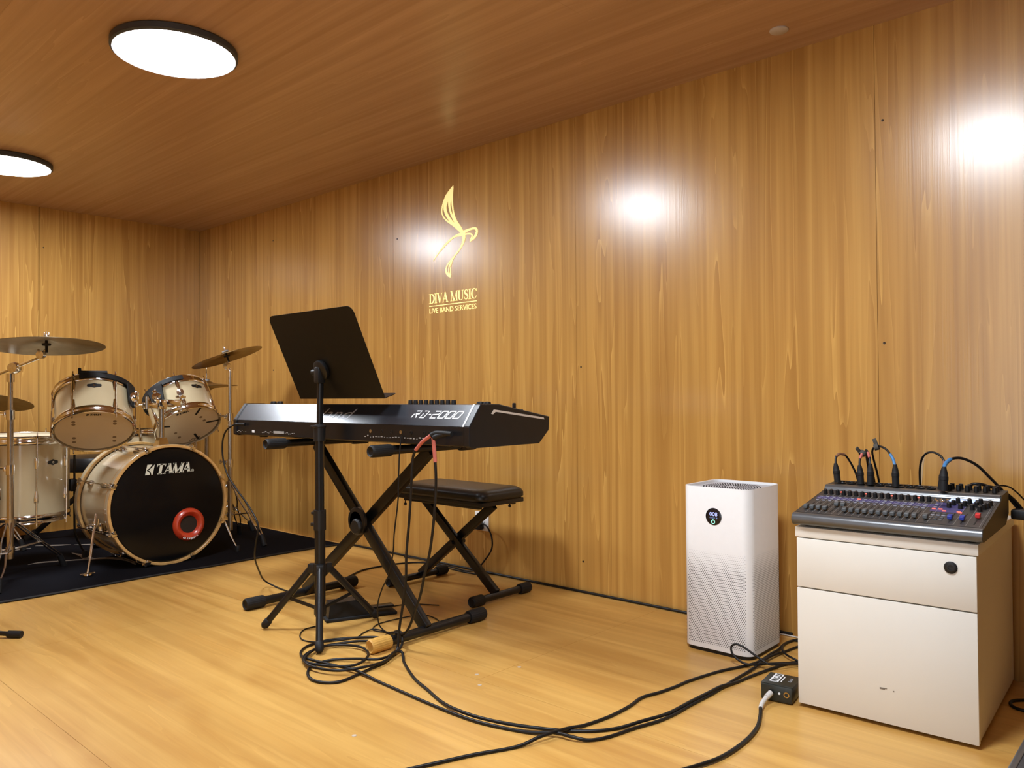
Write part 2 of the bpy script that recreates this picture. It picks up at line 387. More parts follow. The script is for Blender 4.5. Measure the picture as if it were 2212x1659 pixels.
# ------------------------------------------------------------------ lettering
def arc(cx, cy, rx, ry, a0, a1, n=9):
    return [(cx+rx*math.cos(math.radians(a0+(a1-a0)*i/(n-1))), cy+ry*math.sin(math.radians(a0+(a1-a0)*i/(n-1)))) for i in range(n)]
def serif_word(mb, s, x, H, tk, tn, M, h, sx=1.0, shear=0.0, gap=0.06, serif=0.10):
    """serif capitals built from strokes; tk/tn thick and thin stroke widths relative to height"""
    def put(strokes, x0):
        for pts, wd, sub in strokes:
            q = [((x0+px*sx+py*shear)*H, py*H) for px, py in pts]
            mb.ribbon(q, [k*H for k in wd] if isinstance(wd,list) else wd*H, h, M, sub)
    def sf(cx, y, half): return ([(cx-half,y),(cx+half,y)], tn*0.9, 1)
    e = tn*0.45
    for ch in s:
        st = []
        if ch == ' ': x += 0.30*sx; continue
        if ch == 'D':
            wd = 0.72; st = [([(0.16,0),(0.16,1)], tk, 1), sf(0.13,e,0.14), sf(0.13,1-e,0.14),
               ([(0.16,1-e)]+arc(0.26,0.5,0.40,0.5-e,90,-90,11)+[(0.16,e)], [tn,tn,tn*1.5,tk,tk*1.1,tk*1.2,tk*1.25,tk*1.2,tk*1.1,tk,tn*1.5,tn,tn], 2)]
        elif ch == 'I': wd = 0.34; st = [([(0.17,0),(0.17,1)], tk, 1), sf(0.17,e,0.16), sf(0.17,1-e,0.16)]
        elif ch == 'V': wd = 0.70; st = [([(0.12,1),(0.37,0)], tk, 1), ([(0.62,1),(0.37,0)], tn, 1), sf(0.12,1-e,0.13), sf(0.61,1-e,0.10)]
        elif ch == 'A': wd = 0.74; st = [([(0.10,0),(0.38,1)], tn, 1), ([(0.62,0),(0.37,1)], tk, 1), sf(0.10,e,0.10), sf(0.62,e,0.14), ([(0.18,0.32),(0.54,0.32)], tn, 1)]
        elif ch == 'M': wd = 0.94; st = [([(0.12,0),(0.15,1)], tn, 1), ([(0.15,1),(0.46,0)], tk, 1), ([(0.46,0),(0.77,1)], tn, 1), ([(0.78,0),(0.78,1)], tk, 1), sf(0.12,e,0.11), sf(0.78,e,0.15), sf(0.11,1-e,0.09), sf(0.82,1-e,0.10)]
        elif ch == 'U': wd = 0.76; st = [([(0.16,1),(0.16,0.32)]+arc(0.38,0.28,0.22,0.26,180,360,7)+[(0.60,0.4),(0.60,1)], [tk,tk,tk,tk,tn*1.6,tn*1.2,tn,tn,tn,tn,tn], 2), sf(0.15,1-e,0.14), sf(0.60,1-e,0.11)]
        elif ch == 'S': wd = 0.56; st = [([(0.45,0.74),(0.44,0.88),(0.28,0.97),(0.12,0.84),(0.14,0.66),(0.30,0.52),(0.44,0.37),(0.44,0.17),(0.27,0.03),(0.10,0.12),(0.08,0.27)], [tn,tn,tn*1.2,tk*0.8,tk,tk*1.2,tk,tk*0.8,tn*1.2,tn,tn], 3)]
        elif ch == 'C': wd = 0.70; st = [([(0.62,0.72)]+arc(0.38,0.5,0.29,0.48,45,315,11)+[(0.63,0.26)], [tn,tn,tn,tn*1.4,tk,tk*1.1,tk*1.2,tk*1.1,tk,tn*1.4,tn,tn,tn], 2), ([(0.62,0.70),(0.62,0.97)], tn, 1)]
        elif ch == 'T': wd = 0.72; st = [([(0.36,0),(0.36,1)], tk, 1), sf(0.36,e,0.19), ([(0.04,1-e*1.6),(0.68,1-e*1.6)], tn*1.6, 1), ([(0.05,1),(0.04,0.72)], [tn*1.8,tn*0.6], 1), ([(0.67,1),(0.68,0.72)], [tn*1.8,tn*0.6], 1)]
        put(st, x); x += (wd+gap)*sx
    return x

# emblem and name on the long wall (lit)
FLAME=[
([(-2.7712,1.8541),(-2.8193,1.8145),(-2.8488,1.7665),(-2.8523,1.7316),(-2.8268,1.6965),(-2.7698,1.6592),(-2.7139,1.6205)],[0.0032,0.0106,0.0085,0.0064,0.0074,0.0106,0.016]),
([(-2.7731,1.8523),(-2.8097,1.8084),(-2.8294,1.7676),(-2.8264,1.7362),(-2.8012,1.6969),(-2.7572,1.6551),(-2.717,1.6253)],[0.0043,0.0239,0.0213,0.0181,0.016,0.0138,0.0128]),
([(-2.7725,1.85),(-2.7938,1.8012),(-2.7993,1.7626),(-2.7851,1.7163),(-2.7447,1.6554)],[0.0053,0.0223,0.0149,0.0117,0.0128]),
([(-2.7718,1.8499),(-2.7793,1.7943),(-2.7741,1.7364),(-2.757,1.6856),(-2.7169,1.6318)],[0.0043,0.0106,0.0096,0.0117,0.016]),
([(-2.7202,1.6149),(-2.6893,1.6182),(-2.6649,1.6228),(-2.6346,1.6247),(-2.6155,1.6193),(-2.6109,1.6034),(-2.626,1.5821),(-2.6594,1.5633)],[0.0138,0.0138,0.0106,0.0096,0.0117,0.0138,0.0138,0.0016]),
([(-2.6956,1.6049),(-2.6651,1.6035),(-2.6469,1.5979),(-2.6422,1.5887),(-2.6502,1.577),(-2.6594,1.5641)],[0.0074,0.0074,0.0074,0.0085,0.0085,0.0016]),
([(-2.6955,1.6092),(-2.7451,1.6076),(-2.8021,1.5894),(-2.8604,1.553),(-2.92,1.5025)],[0.0138,0.0106,0.0074,0.0064,0.0016]),
([(-2.7079,1.6023),(-2.7577,1.602),(-2.8086,1.5815),(-2.8605,1.5486)],[0.0085,0.0043,0.0032,0.0021]),
([(-2.7262,1.6331),(-2.7017,1.6079),(-2.7008,1.5776),(-2.7208,1.5457),(-2.7554,1.5154),(-2.7903,1.4913),(-2.816,1.4702),(-2.8258,1.4449),(-2.8132,1.4237),(-2.791,1.4147)],[0.016,0.0213,0.017,0.0106,0.0074,0.0074,0.0074,0.0106,0.0138,0.017]),
([(-2.7585,1.5136),(-2.7872,1.4844),(-2.8033,1.46),(-2.8067,1.4384),(-2.8005,1.4202)],[0.0064,0.0085,0.0064,0.0053,0.0106]),
([(-2.7649,1.5079),(-2.786,1.4777),(-2.7938,1.4501),(-2.7941,1.4238)],[0.0021,0.0043,0.0043,0.0043])]
WF = frame((0,YW,0),(1,0,0),(0,0,1))      # wall plane, normal into the room
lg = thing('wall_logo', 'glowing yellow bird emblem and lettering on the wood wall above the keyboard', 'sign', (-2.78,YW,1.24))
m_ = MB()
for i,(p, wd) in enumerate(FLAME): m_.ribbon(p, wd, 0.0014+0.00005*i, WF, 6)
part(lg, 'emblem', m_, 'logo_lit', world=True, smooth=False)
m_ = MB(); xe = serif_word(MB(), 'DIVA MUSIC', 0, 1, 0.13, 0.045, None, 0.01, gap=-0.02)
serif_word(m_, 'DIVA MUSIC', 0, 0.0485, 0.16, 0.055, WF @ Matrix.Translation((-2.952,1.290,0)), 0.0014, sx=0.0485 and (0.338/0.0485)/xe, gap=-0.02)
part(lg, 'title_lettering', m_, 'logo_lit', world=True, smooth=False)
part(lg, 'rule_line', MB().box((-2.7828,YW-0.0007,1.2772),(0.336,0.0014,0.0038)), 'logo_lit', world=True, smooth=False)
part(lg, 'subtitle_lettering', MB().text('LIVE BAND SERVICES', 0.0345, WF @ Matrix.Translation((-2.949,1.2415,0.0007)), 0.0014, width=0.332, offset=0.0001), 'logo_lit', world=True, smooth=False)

# ------------------------------------------------------------------ stage piano
PX0, PX1 = -3.088, -1.676
pn = thing('stage_piano', 'long black stage piano seen from behind on an X-shaped stand', 'keyboard', (-2.38,1.85,0.671))
YZ = frame((0,0,0),(0,1,0),(0,0,1),(1,0,0))      # poly (y,z), extruded along +X
body = [(1.662,0.676),(1.662,0.733),(1.711,0.800),(1.80,0.800),(1.84,0.775),(2.005,0.757),(2.012,0.706),(1.975,0.671),(1.68,0.671)]
part(pn, 'body', MB().prism(body, PX1-PX0-0.05, YZ @ Matrix.Translation((0,0,PX0+0.025))), 'piano_black', world=True, smooth=False)
ch = [(1.657,0.674),(1.657,0.734),(1.708,0.8025),(1.79,0.8015),(2.036,0.757),(2.032,0.711),(1.982,0.669),(1.67,0.669)]
for x in (PX0, PX1-0.026):
    b = MB().prism(ch, 0.026, YZ @ Matrix.Translation((0,0,x)))
    ck = part(pn, 'cheek_block', b, 'piano_black', world=True, smooth=False)
    bv = ck.modifiers.new('bevel','BEVEL'); bv.width = 0.003; bv.segments = 2
    sxm = x-0.0008 if x == PX0 else PX1
    part(ck, 'side_stripe', MB().prism([(1.752,0.772),(1.764,0.785),(2.004,0.7545),(2.008,0.7475),(1.772,0.7775),(1.760,0.770)], 0.0008, YZ @ Matrix.Translation((0,0,sxm))), 'beige_trim', world=True, smooth=False, label='beige stripe')
sl = Vector((0,0.049,0.067)).normalized()
def PF(x, up=0.0, lift=0.0006):              # frame on the slanted rear panel
    o = Vector((x,1.662,0.733)) + sl*up; f = frame(o,(1,0,0),sl); return f @ Matrix.Translation((0,0,lift))
part(pn, 'rear_panel', MB().box((0,0.0415,0),(PX1-PX0-0.054,0.081,0.0012), M=PF(-2.382)), 'piano_panel', world=True, smooth=False)
for x in (PX0+0.010, PX1-0.031):
    part(pn, 'silver_strip', MB().box((0,0.0415,0.0012),(0.006,0.083,0.002), M=PF(x)), 'silver_trim', world=True, smooth=False)
# model lettering from slanted strokes
GL = {'R':[[(0,0),(0.0,0.55)],[(0,1),(0.9,1),(0.9,0.55),(0.25,0.55)],[(0.45,0.55),(0.9,0)]],
 'D':[[(0.3,0.62),(0.3,0),(1.0,0),(1.0,1),(0.2,1)]], '-':[[(0.1,0.5),(0.5,0.5)]],
 '2':[[(0,1),(1,1),(1,0.55),(0.0,0.48),(0,0),(1,0)]], '0':[[(0,0.1),(0,0.9),(0.08,1),(0.92,1),(1,0.9),(1,0.1),(0.92,0),(0.08,0),(0,0.1)]]}
m_ = MB(); x = 0.0; hh = 0.026
for c_ in 'RD-2000':
    for st in GL[c_]:
        m_.ribbon([((x+px*0.026)+py*hh*0.55, py*hh) for px, py in st], 0.0042, 0.0006, PF(-1.968, 0.030, 0.0016), 1)
    x += 0.022 if c_ == '-' else 0.0345
part(pn, 'model_lettering', m_, 'white_print', world=True, smooth=False)
part(pn, 'maker_lettering', MB().text('Roland', 0.066, PF(-2.615,0.018,0.0016), 0.0006, width=0.335, shear=0.35, offset=-0.0008), 'silver_print', world=True, smooth=False)
# knobs and levers along the top
kn = part(pn, 'knob', MB().lathe([(0.0085,0),(0.0085,0.002),(0.0075,0.014),(0.0065,0.015),(0,0.015)], 16), 'black_plastic')
for i in range(9):
    o = kn if i == 0 else inst(kn, pn)
    o.location = (-2.068+i*0.0268+2.38, 1.762-1.85, 0.800-0.671)
for x, y, zz in ((-1.735,1.765,0.799),(-1.705,1.765,0.799),(-2.95,1.765,0.80),(-2.90,1.765,0.80)):
    part(pn, 'knob', MB().lathe([(0.013,0),(0.013,0.003),(0.011,0.010),(0,0.011)], 20, Matrix.Translation((x,y,zz))), 'black_plastic', world=True)
part(pn, 'lever', MB().box((-1.700,1.885,0.794),(0.008,0.013,0.020),0.003), 'black_plastic', world=True)
part(pn, 'lever_panel', MB().box((-1.72,1.88,0.778),(0.05,0.09,0.010),0.002), 'black_plastic', world=True)
# keys (on the far side)
kb = part(pn, 'keybed', MB().box((-2.38,1.925,0.760),(1.235,0.155,0.012),0.002), 'black_plastic', world=True)
wk = None
for i in range(52):
    x = -2.38-0.6115+i*0.0235+0.0118
    if wk is None:
        wk = part(pn, 'white_key', MB().box((0,0,0),(0.0225,0.145,0.010),0.001,seg=1), 'key_white'); o = wk
    else: o = inst(wk, pn)
    o.location = (x+2.38, 1.93-1.85, 0.771-0.671)
# rear sockets and print
for x in (-2.16,-2.10,-2.05,-2.00,-1.95,-1.885,-1.86,-1.82,-1.79):
    part(pn, 'socket', MB().lathe([(0.0065,0),(0.0065,0.0015),(0.0035,0.0015),(0.0035,0.0002),(0,0.0002)], 14, frame((x,1.662,0.710),(1,0,0),(0,0,1))), 'dull_chrome' if x in (-2.16,-2.0) else 'black_plastic', world=True)
m_ = MB()
random.seed(3)
for x0, x1, z, n in ((-2.19,-1.86,0.692,22),(-3.06,-2.98,0.687,6),(-2.86,-2.62,0.688,20)):
    for i in range(n):
        x = x0+(x1-x0)*i/n; m_.box((x,1.6612,z+random.uniform(-0.003,0.003)),(random.uniform(0.003,0.010),0.001,random.choice((0.0016,0.0025,0.004))))
part(pn, 'rear_print', m_, 'grey_print', world=True, smooth=False)
part(pn, 'label_sticker', MB().box((-2.932,1.6612,0.689),(0.018,0.001,0.010)), 'white_print', world=True, smooth=False)
part(pn, 'warning_label', MB().box((-2.74,1.6613,0.6895),(0.075,0.001,0.010)), 'grey_print', world=True, smooth=False)
for x in (-2.95,-1.80):
    part(pn, 'foot', MB().lathe([(0.016,0),(0.018,-0.004),(0.016,-0.008),(0,-0.008)], 18, Matrix.Translation((x,1.72,0.671))), 'black_rubber', world=True)

# ------------------------------------------------------------------ X stand under the piano
ks = thing('keyboard_stand', 'black X-braced keyboard stand with one tan foot cap', 'stand', (-2.425,1.82,0))
def round_box_bar(p0, p1, w_, d_, dirw):
    p0 = Vector(p0); p1 = Vector(p1); z = (p1-p0); L_ = z.length
    f = frame(p0, Vector(dirw), z.normalized().cross(Vector(dirw)), z)
    return MB().box((0,0,L_/2),(w_,d_,L_),0.003,f)
ZT = 0.640
part(ks, 'leg', round_box_bar((-2.685,1.80,ZT),(-2.035,1.80,0.03),0.026,0.042,(0,1,0)), 'black_satin', world=True)
part(ks, 'leg', round_box_bar((-2.045,1.832,ZT),(-2.82,1.832,0.03),0.026,0.042,(0,1,0)), 'black_satin', world=True)
def rib_cap(p0, p1, r, m, n=20, parent=ks):
    p0 = Vector(p0); p1 = Vector(p1); f = axis_frame(p0, p1-p0); L_ = (p1-p0).length
    prof = [(r*0.82,0.0),(r*0.96,0.004),(r,0.010),(r,L_-0.006),(r*0.93,L_),(r*0.6,L_),(r*0.6,0.012)]
    vs = MB(); m2 = [(r*0.62,0.004),(r*0.82,0.0),(r*0.97,0.004),(r,0.010),(r,L_-0.006),(r*0.93,L_),(0,L_)]
    m2 = [(0,0.005)] + m2
    k = 40; N_ = len(m2)
    for i in range(k):
        a = 2*math.pi*i/k; g = 1.0 if i%2 else 0.965
        vs.v += [f @ V(rr*(g if 3 <= j <= N_-2 else 1)*math.cos(a), rr*(g if 3 <= j <= N_-2 else 1)*math.sin(a), z) for j,(rr,z) in enumerate(m2)]
    for i in range(k):
        j = (i+1)%k
        for q in range(N_-1): vs.f.append([i*N_+q, j*N_+q, j*N_+q+1, i*N_+q+1])
    return part(parent, 'end_cap', vs, m, world=True, ang=30)
for x in (-2.82, -2.04):
    part(ks, 'foot_bar', MB().cyl((x,1.59,0.024),(x,2.06,0.024),0.0165,n=20), 'black_satin', world=True)
    for ya, yb in ((1.560,1.640),(2.085,2.005)):
        rib_cap((x,ya,0.024),(x,yb,0.024),0.0235,'tan_rubber' if (x == -2.04 and ya < 1.8) else 'black_rubber')
for x in (-2.685, -2.045):
    part(ks, 'support_bar', MB().cyl((x,1.60,0.650),(x,2.02,0.650),0.0150,n=20), 'black_satin', world=True)
    for ya, yb in ((1.570,1.655),(2.05,1.97)):
        rib_cap((x,ya,0.650),(x,yb,0.650),0.0205,'black_rubber')
pc = Vector((-2.396,1.80,0.364))
part(ks, 'pivot_plate', MB().lathe([(0,-0.028),(0.036,-0.028),(0.040,-0.024),(0.040,-0.014),(0,-0.014)], 36, frame(pc,(1,0,0),(0,0,-1))), 'black_satin', world=True)
part(ks, 'pivot_plate', MB().lathe([(0,0.015),(0.052,0.015),(0.052,0.024),(0.046,0.028),(0,0.028)], 36, frame(pc,(1,0,0),(0,0,1))), 'black_satin', world=True)
part(ks, 'lock_knob', MB().lathe([(0.030,0.022),(0.030,0.036),(0.024,0.042),(0,0.042)], 12, frame(pc+V(0.012,0,-0.018),(1,0,0),(0,0,1))), 'black_plastic', world=True)

# ------------------------------------------------------------------ music stand
ms = thing('music_stand', 'black tripod music stand with solid tilted desk in front of piano', 'music stand', (-2.372,1.60,0))
MX, MY = -2.372, 1.60
part(ms, 'lower_tube', MB().cyl((MX,MY,0.055),(MX,MY,0.405),0.0185,n=20), 'black_satin', world=True)
part(ms, 'upper_tube', MB().cyl((MX,MY,0.38),(MX,MY,0.705),0.0155,n=20), 'black_satin', world=True)
part(ms, 'top_tube', MB().cyl((MX,MY,0.68),(MX+0.008,MY,0.93),0.0115,n=16), 'black_satin', world=True)
part(ms, 'clamp_collar', MB().cyl((MX,MY,0.358),(MX,MY,0.428),0.0215,n=20), 'black_plastic', world=True)
part(ms, 'clamp_knob', MB().box((MX-0.026,MY-0.008,0.415),(0.020,0.012,0.010),0.003), 'black_plastic', world=True)
part(ms, 'clamp_knob', MB().box((MX-0.027,MY-0.008,0.375),(0.022,0.014,0.012),0.003), 'black_plastic', world=True)
part(ms, 'top_collar', MB().cyl((MX,MY,0.672),(MX,MY,0.718),0.0205,n=20).lathe([(0.0205,0.718),(0.024,0.721),(0.024,0.727),(0.013,0.730),(0,0.730)],20,Matrix.Translation((MX,MY,0))), 'black_plastic', world=True)
part(ms, 'top_knob', MB().box((MX-0.022,MY-0.010,0.722),(0.022,0.016,0.010),0.003), 'black_plastic', world=True)
hub = V(MX,MY,0.222)
part(ms, 'tripod_hub', MB().cyl((MX,MY,0.200),(MX,MY,0.240),0.0235,n=20), 'black_plastic', world=True)
part(ms, 'tripod_knob', MB().box((MX-0.036,MY-0.012,0.214),(0.028,0.012,0.012),0.004), 'black_plastic', world=True)
part(ms, 'lower_collar', MB().cyl((MX,MY,0.062),(MX,MY,0.092),0.0215,n=16), 'black_plastic', world=True)
for fx, fy in ((-2.545,1.482),(-2.163,1.455),(-2.342,1.825)):
    d = Vector((fx-MX, fy-MY, 0)).normalized(); tip = V(fx,fy,0.012)
    a = hub + d*0.034
    part(ms, 'hub_lug', MB().box((0.024,0,0.222),(0.036,0.026,0.034),0.004,Matrix.Translation((MX,MY,0)) @ Matrix.Rotation(math.atan2(d.y,d.x),4,'Z')), 'black_plastic', world=True)
    part(ms, 'leg', MB().cyl(a, tip, 0.0120, n=14), 'black_satin', world=True)
    e = (tip-a).normalized()
    part(ms, 'leg_tip', MB().lathe([(0,0.0),(0.008,0.001),(0.0145,0.010),(0.0145,0.032),(0.012,0.036),(0,0.036)],16,axis_frame(tip+e*0.006,-e)), 'black_rubber', world=True)
    mid = a + (tip-a)*0.50
    part(ms, 'leg_brace', MB().box((0,0,(mid-V(MX,MY,0.078)).length/2),(0.005,0.012,(mid-V(MX,MY,0.078)).length),0.001,axis_frame(V(MX,MY,0.078),mid-V(MX,MY,0.078))), 'black_satin', world=True)
# desk: rounded sheet with a bent lip
dB = V(-2.322,1.655,0.822); dT = V(-2.360,1.520,1.120); du = (dT-dB).normalized(); dL = (dT-dB).length
DF = frame(dB, (1,0,0), V(0,du.y,du.z)); hw = 0.252; rr = 0.028
def rrect(x0,y0,x1,y1,r,corners=(1,1,1,1),n=6):
    out = []
    for (cx,cy,a0,on) in ((x1-r,y0+r,-90,corners[0]),(x1-r,y1-r,0,corners[1]),(x0+r,y1-r,90,corners[2]),(x0+r,y0+r,180,corners[3])):
        if on: out += [(cx+r*math.cos(math.radians(a0+90*i/n)), cy+r*math.sin(math.radians(a0+90*i/n))) for i in range(n+1)]
        else: out.append((x1 if a0 in (-90,0) else x0, y0 if a0 in (-90,180) else y1))
    return out
part(ms, 'desk', MB().prism(rrect(-hw,0,hw,dL,rr,(0,1,1,0)), 0.0022, DF), 'black_paint', world=True, smooth=False)
LF = DF @ Matrix.Rotation(math.radians(-97),4,'X')
part(ms, 'lip', MB().prism(rrect(-hw,0,hw,0.052,0.014,(0,1,1,0)), 0.0022, LF), 'black_paint', world=True, smooth=False)
hd = DF @ V(-0.03,0.115,0.0)
part(ms, 'tilt_disc', MB().lathe([(0,0.002),(0.034,0.002),(0.036,0.006),(0.036,0.016),(0.030,0.020),(0,0.020)],28,DF @ Matrix.Translation((-0.035,0.115,0))), 'black_plastic', world=True)
part(ms, 'tilt_block', MB().box((MX+0.008,MY-0.004,0.905),(0.030,0.034,0.060),0.008), 'black_plastic', world=True)
part(ms, 'tilt_knob', MB().cyl((MX-0.03,MY-0.004,0.915),(MX-0.008,MY-0.004,0.915),0.013,n=12), 'black_plastic', world=True)

# ------------------------------------------------------------------ bench
bn = thing('keyboard_bench', 'low black padded bench on folding X legs against the wall', 'bench', (-2.43,2.33,0))
BXc, BYc = -2.420, 2.325
def cushion(cx, cy, z0, sx_, sy_, hgt):
    mb = MB(); n = 12; rows = []
    for k in range(9):
        t_ = k/8.0
        if t_ < 0.25: ins = 0.012*(1-t_/0.25); z = z0+hgt*0.75*t_
        elif t_ < 0.6: ins = 0.0; z = z0+hgt*0.75*t_
        else: a = (t_-0.6)/0.4*math.pi/2; ins = 0.045*(1-math.cos(a)); z = z0+hgt*0.45+hgt*0.55*math.sin(a)
        r_ = max(0.02, 0.045-ins*0.4); poly = rrect(cx-sx_/2+ins, cy-sy_/2+ins, cx+sx_/2-ins, cy+sy_/2-ins, r_, n=n)
        rows.append([V(x,y,z) for x,y in poly])
    m2 = len(rows[0]); mb.v = [p for r_ in rows for p in r_]
    for i in range(len(rows)-1):
        for k in range(m2): j = (k+1)%m2; mb.f.append([i*m2+k,i*m2+j,(i+1)*m2+j,(i+1)*m2+k])
    mb.f.append(list(range(m2))[::-1]); mb.f.append([(len(rows)-1)*m2+k for k in range(m2)]); return mb
part(bn, 'cushion', cushion(BXc,BYc,0.404,0.545,0.275,0.050), 'vinyl_black', world=True, ang=60)
part(bn, 'seat_board', MB().box((BXc,BYc,0.396),(0.522,0.250,0.018),0.003), 'black_plastic', world=True)
for y in (BYc-0.10, BYc+0.10):
    part(bn, 'seat_rail', MB().box((BXc,y,0.382),(0.46,0.020,0.014),0.002), 'black_satin', world=True)
for i, (ya) in enumerate((BYc-0.018, BYc+0.018)):
    xa, xb = ((BXc-0.200, -2.185) if i == 0 else (BXc+0.190, -2.685))
    part(bn, 'leg', round_box_bar((xa,ya,0.378),(xb,ya,0.03),0.024,0.036,(0,1,0)), 'black_satin', world=True)
part(bn, 'pivot_bolt', MB().cyl((-2.43,BYc-0.04,0.205),(-2.43,BYc+0.04,0.205),0.010,n=14), 'black_plastic', world=True)
for x in (-2.69,-2.18):
    part(bn, 'foot_bar', MB().cyl((x,2.175,0.022),(x,2.485,0.022),0.0145,n=18), 'black_satin', world=True)
    for ya, yb in ((2.158,2.222),(2.503,2.440)):
        rib_cap((x,ya,0.022),(x,yb,0.022),0.0215,'black_rubber', parent=bn)
for x, y in ((BXc-0.20,BYc-0.125),(BXc+0.19,BYc+0.115)):
    part(bn, 'pull_pin', MB().cyl((x,y,0.388),(x,y,0.366),0.0025,n=8).lathe([(0,-0.007),(0.005,-0.005),(0.007,0),(0.005,0.005),(0,0.007)],12,Matrix.Translation((x,y,0.363))), 'black_plastic', world=True)

# ------------------------------------------------------------------ sustain pedal
sp = thing('sustain_pedal', 'small black wedge foot pedal on the floor under the piano', 'pedal', (-2.44,1.80,0), rotz=0.0)
pd = Vector((-2.475,1.690,0)); pdir = Vector((0.095,0.235,0)); pu = pdir.normalized(); pw = Vector((-pu.y,pu.x,0))
SF = frame(pd, pu, pw)
part(sp, 'base', MB().box((0.13,0.0,0.006),(0.27,0.088,0.012),0.004,SF), 'black_rubber', world=True)
part(sp, 'housing', MB().add([(0.005,-0.036,0.012),(0.16,-0.036,0.012),(0.16,0.036,0.012),(0.005,0.036,0.012),(0.012,-0.031,0.066),(0.120,-0.031,0.070),(0.120,0.031,0.070),(0.012,0.031,0.066)],[[0,3,2,1],[4,5,6,7],[0,1,5,4],[1,2,6,5],[2,3,7,6],[3,0,4,7]],SF), 'black_plastic', world=True, smooth=False)
part(sp, 'treadle', MB().box((0.195,0.0,0.028),(0.13,0.040,0.008),0.003,SF), 'black_satin', world=True)

# ------------------------------------------------------------------ rug
random.seed(5)
rg_poly = [(-5.37,0.35),(-3.690,0.35)] + [(-3.672+0.006*math.sin(i*1.3), 0.35+(2.60-0.35)*i/16) for i in range(1,16)] + [(-3.648,2.603),(-5.37,2.603)]
rg = thing('drum_rug', 'black carpet under the drum kit with pale swoosh print', 'rug', (-4.5,1.5,0))
part(rg, 'carpet', MB().prism(rg_poly, 0.007), 'rug_black', world=True, smooth=False)
part(rg, 'edge_binding', MB().tube([(x,y,0.006) for x,y in rg_poly[1:-1]], 0.005, 6, 1), 'black_rubber', world=True)
m_ = MB(); RZ = Matrix.Translation((0,0,0.0072))
for pts, wd in (([(-4.39,1.27),(-4.40,1.33),(-4.36,1.41),(-4.30,1.52),(-4.24,1.60),(-4.12,1.64),(-3.98,1.62)],[0.004,0.03,0.022,0.03,0.04,0.03,0.006]),
                ([(-4.36,1.40),(-4.46,1.44),(-4.50,1.46)],[0.02,0.014,0.004]),
                ([(-4.30,1.52),(-4.42,1.53),(-4.54,1.52)],[0.05,0.03,0.006]),
                ([(-4.78,1.61),(-4.72,1.68),(-4.64,1.74),(-4.58,1.72),(-4.62,1.64)],[0.01,0.035,0.03,0.02,0.006]),
                ([(-4.95,1.25),(-4.88,1.32),(-4.86,1.42)],[0.01,0.04,0.01]),
                ([(-4.92,1.46),(-4.84,1.55),(-4.80,1.60)],[0.01,0.035,0.01])):
    m_.ribbon(pts, wd, 0.0006, RZ, 5)
part(rg, 'swoosh_print', m_, 'rug_print', world=True, smooth=False)['kind'] = 'stuff'
RZ0 = 0.0078     # top of the rug

# ------------------------------------------------------------------ drums
def quat_to(axis, facing):
    """local Z along axis, local +X turned towards 'facing'"""
    z = Vector(axis).normalized(); x = Vector(facing); x = (x - z*x.dot(z)).normalized(); y = z.cross(x)
    return Matrix(((x.x,y.x,z.x),(x.y,y.y,z.y),(x.z,y.z,z.z))).to_quaternion()
def lug_mesh(parent, m='chrome'):
    """teardrop tension lug standing on local +X side, long axis Z"""
    b = MB()
    prof = [(0.0,-0.026),(0.0075,-0.022),(0.0085,-0.010),(0.0060,0.010),(0.0048,0.022),(0.0,0.026)]
    n = 12
    for i in range(n):
        a = 2*math.pi*i/n; b.v += [V(r*1.25*math.cos(a)+0.002, r*1.35*math.sin(a), z*1.15) for r, z in prof]
    k = len(prof)
    for i in range(n):
        j = (i+1)%n
        for q in range(k-1): b.f.append([i*k+q, j*k+q, j*k+q+1, i*k+q+1])
    return b
def ring_profile(R, z, hh, wd=0.0035, flare=0.004, up=1):
    """pressed steel counter hoop"""
    s = up
    return [(R,z-s*0.2*hh),(R+flare,z),(R+flare,z+s*hh*0.35),(R+0.0015,z+s*hh*0.45),(R+0.0015,z+s*hh*0.85),(R+flare+0.001,z+s*hh),(R+flare-0.002,z+s*hh*1.03),(R-0.001,z+s*hh*0.92),(R-0.001,z)]
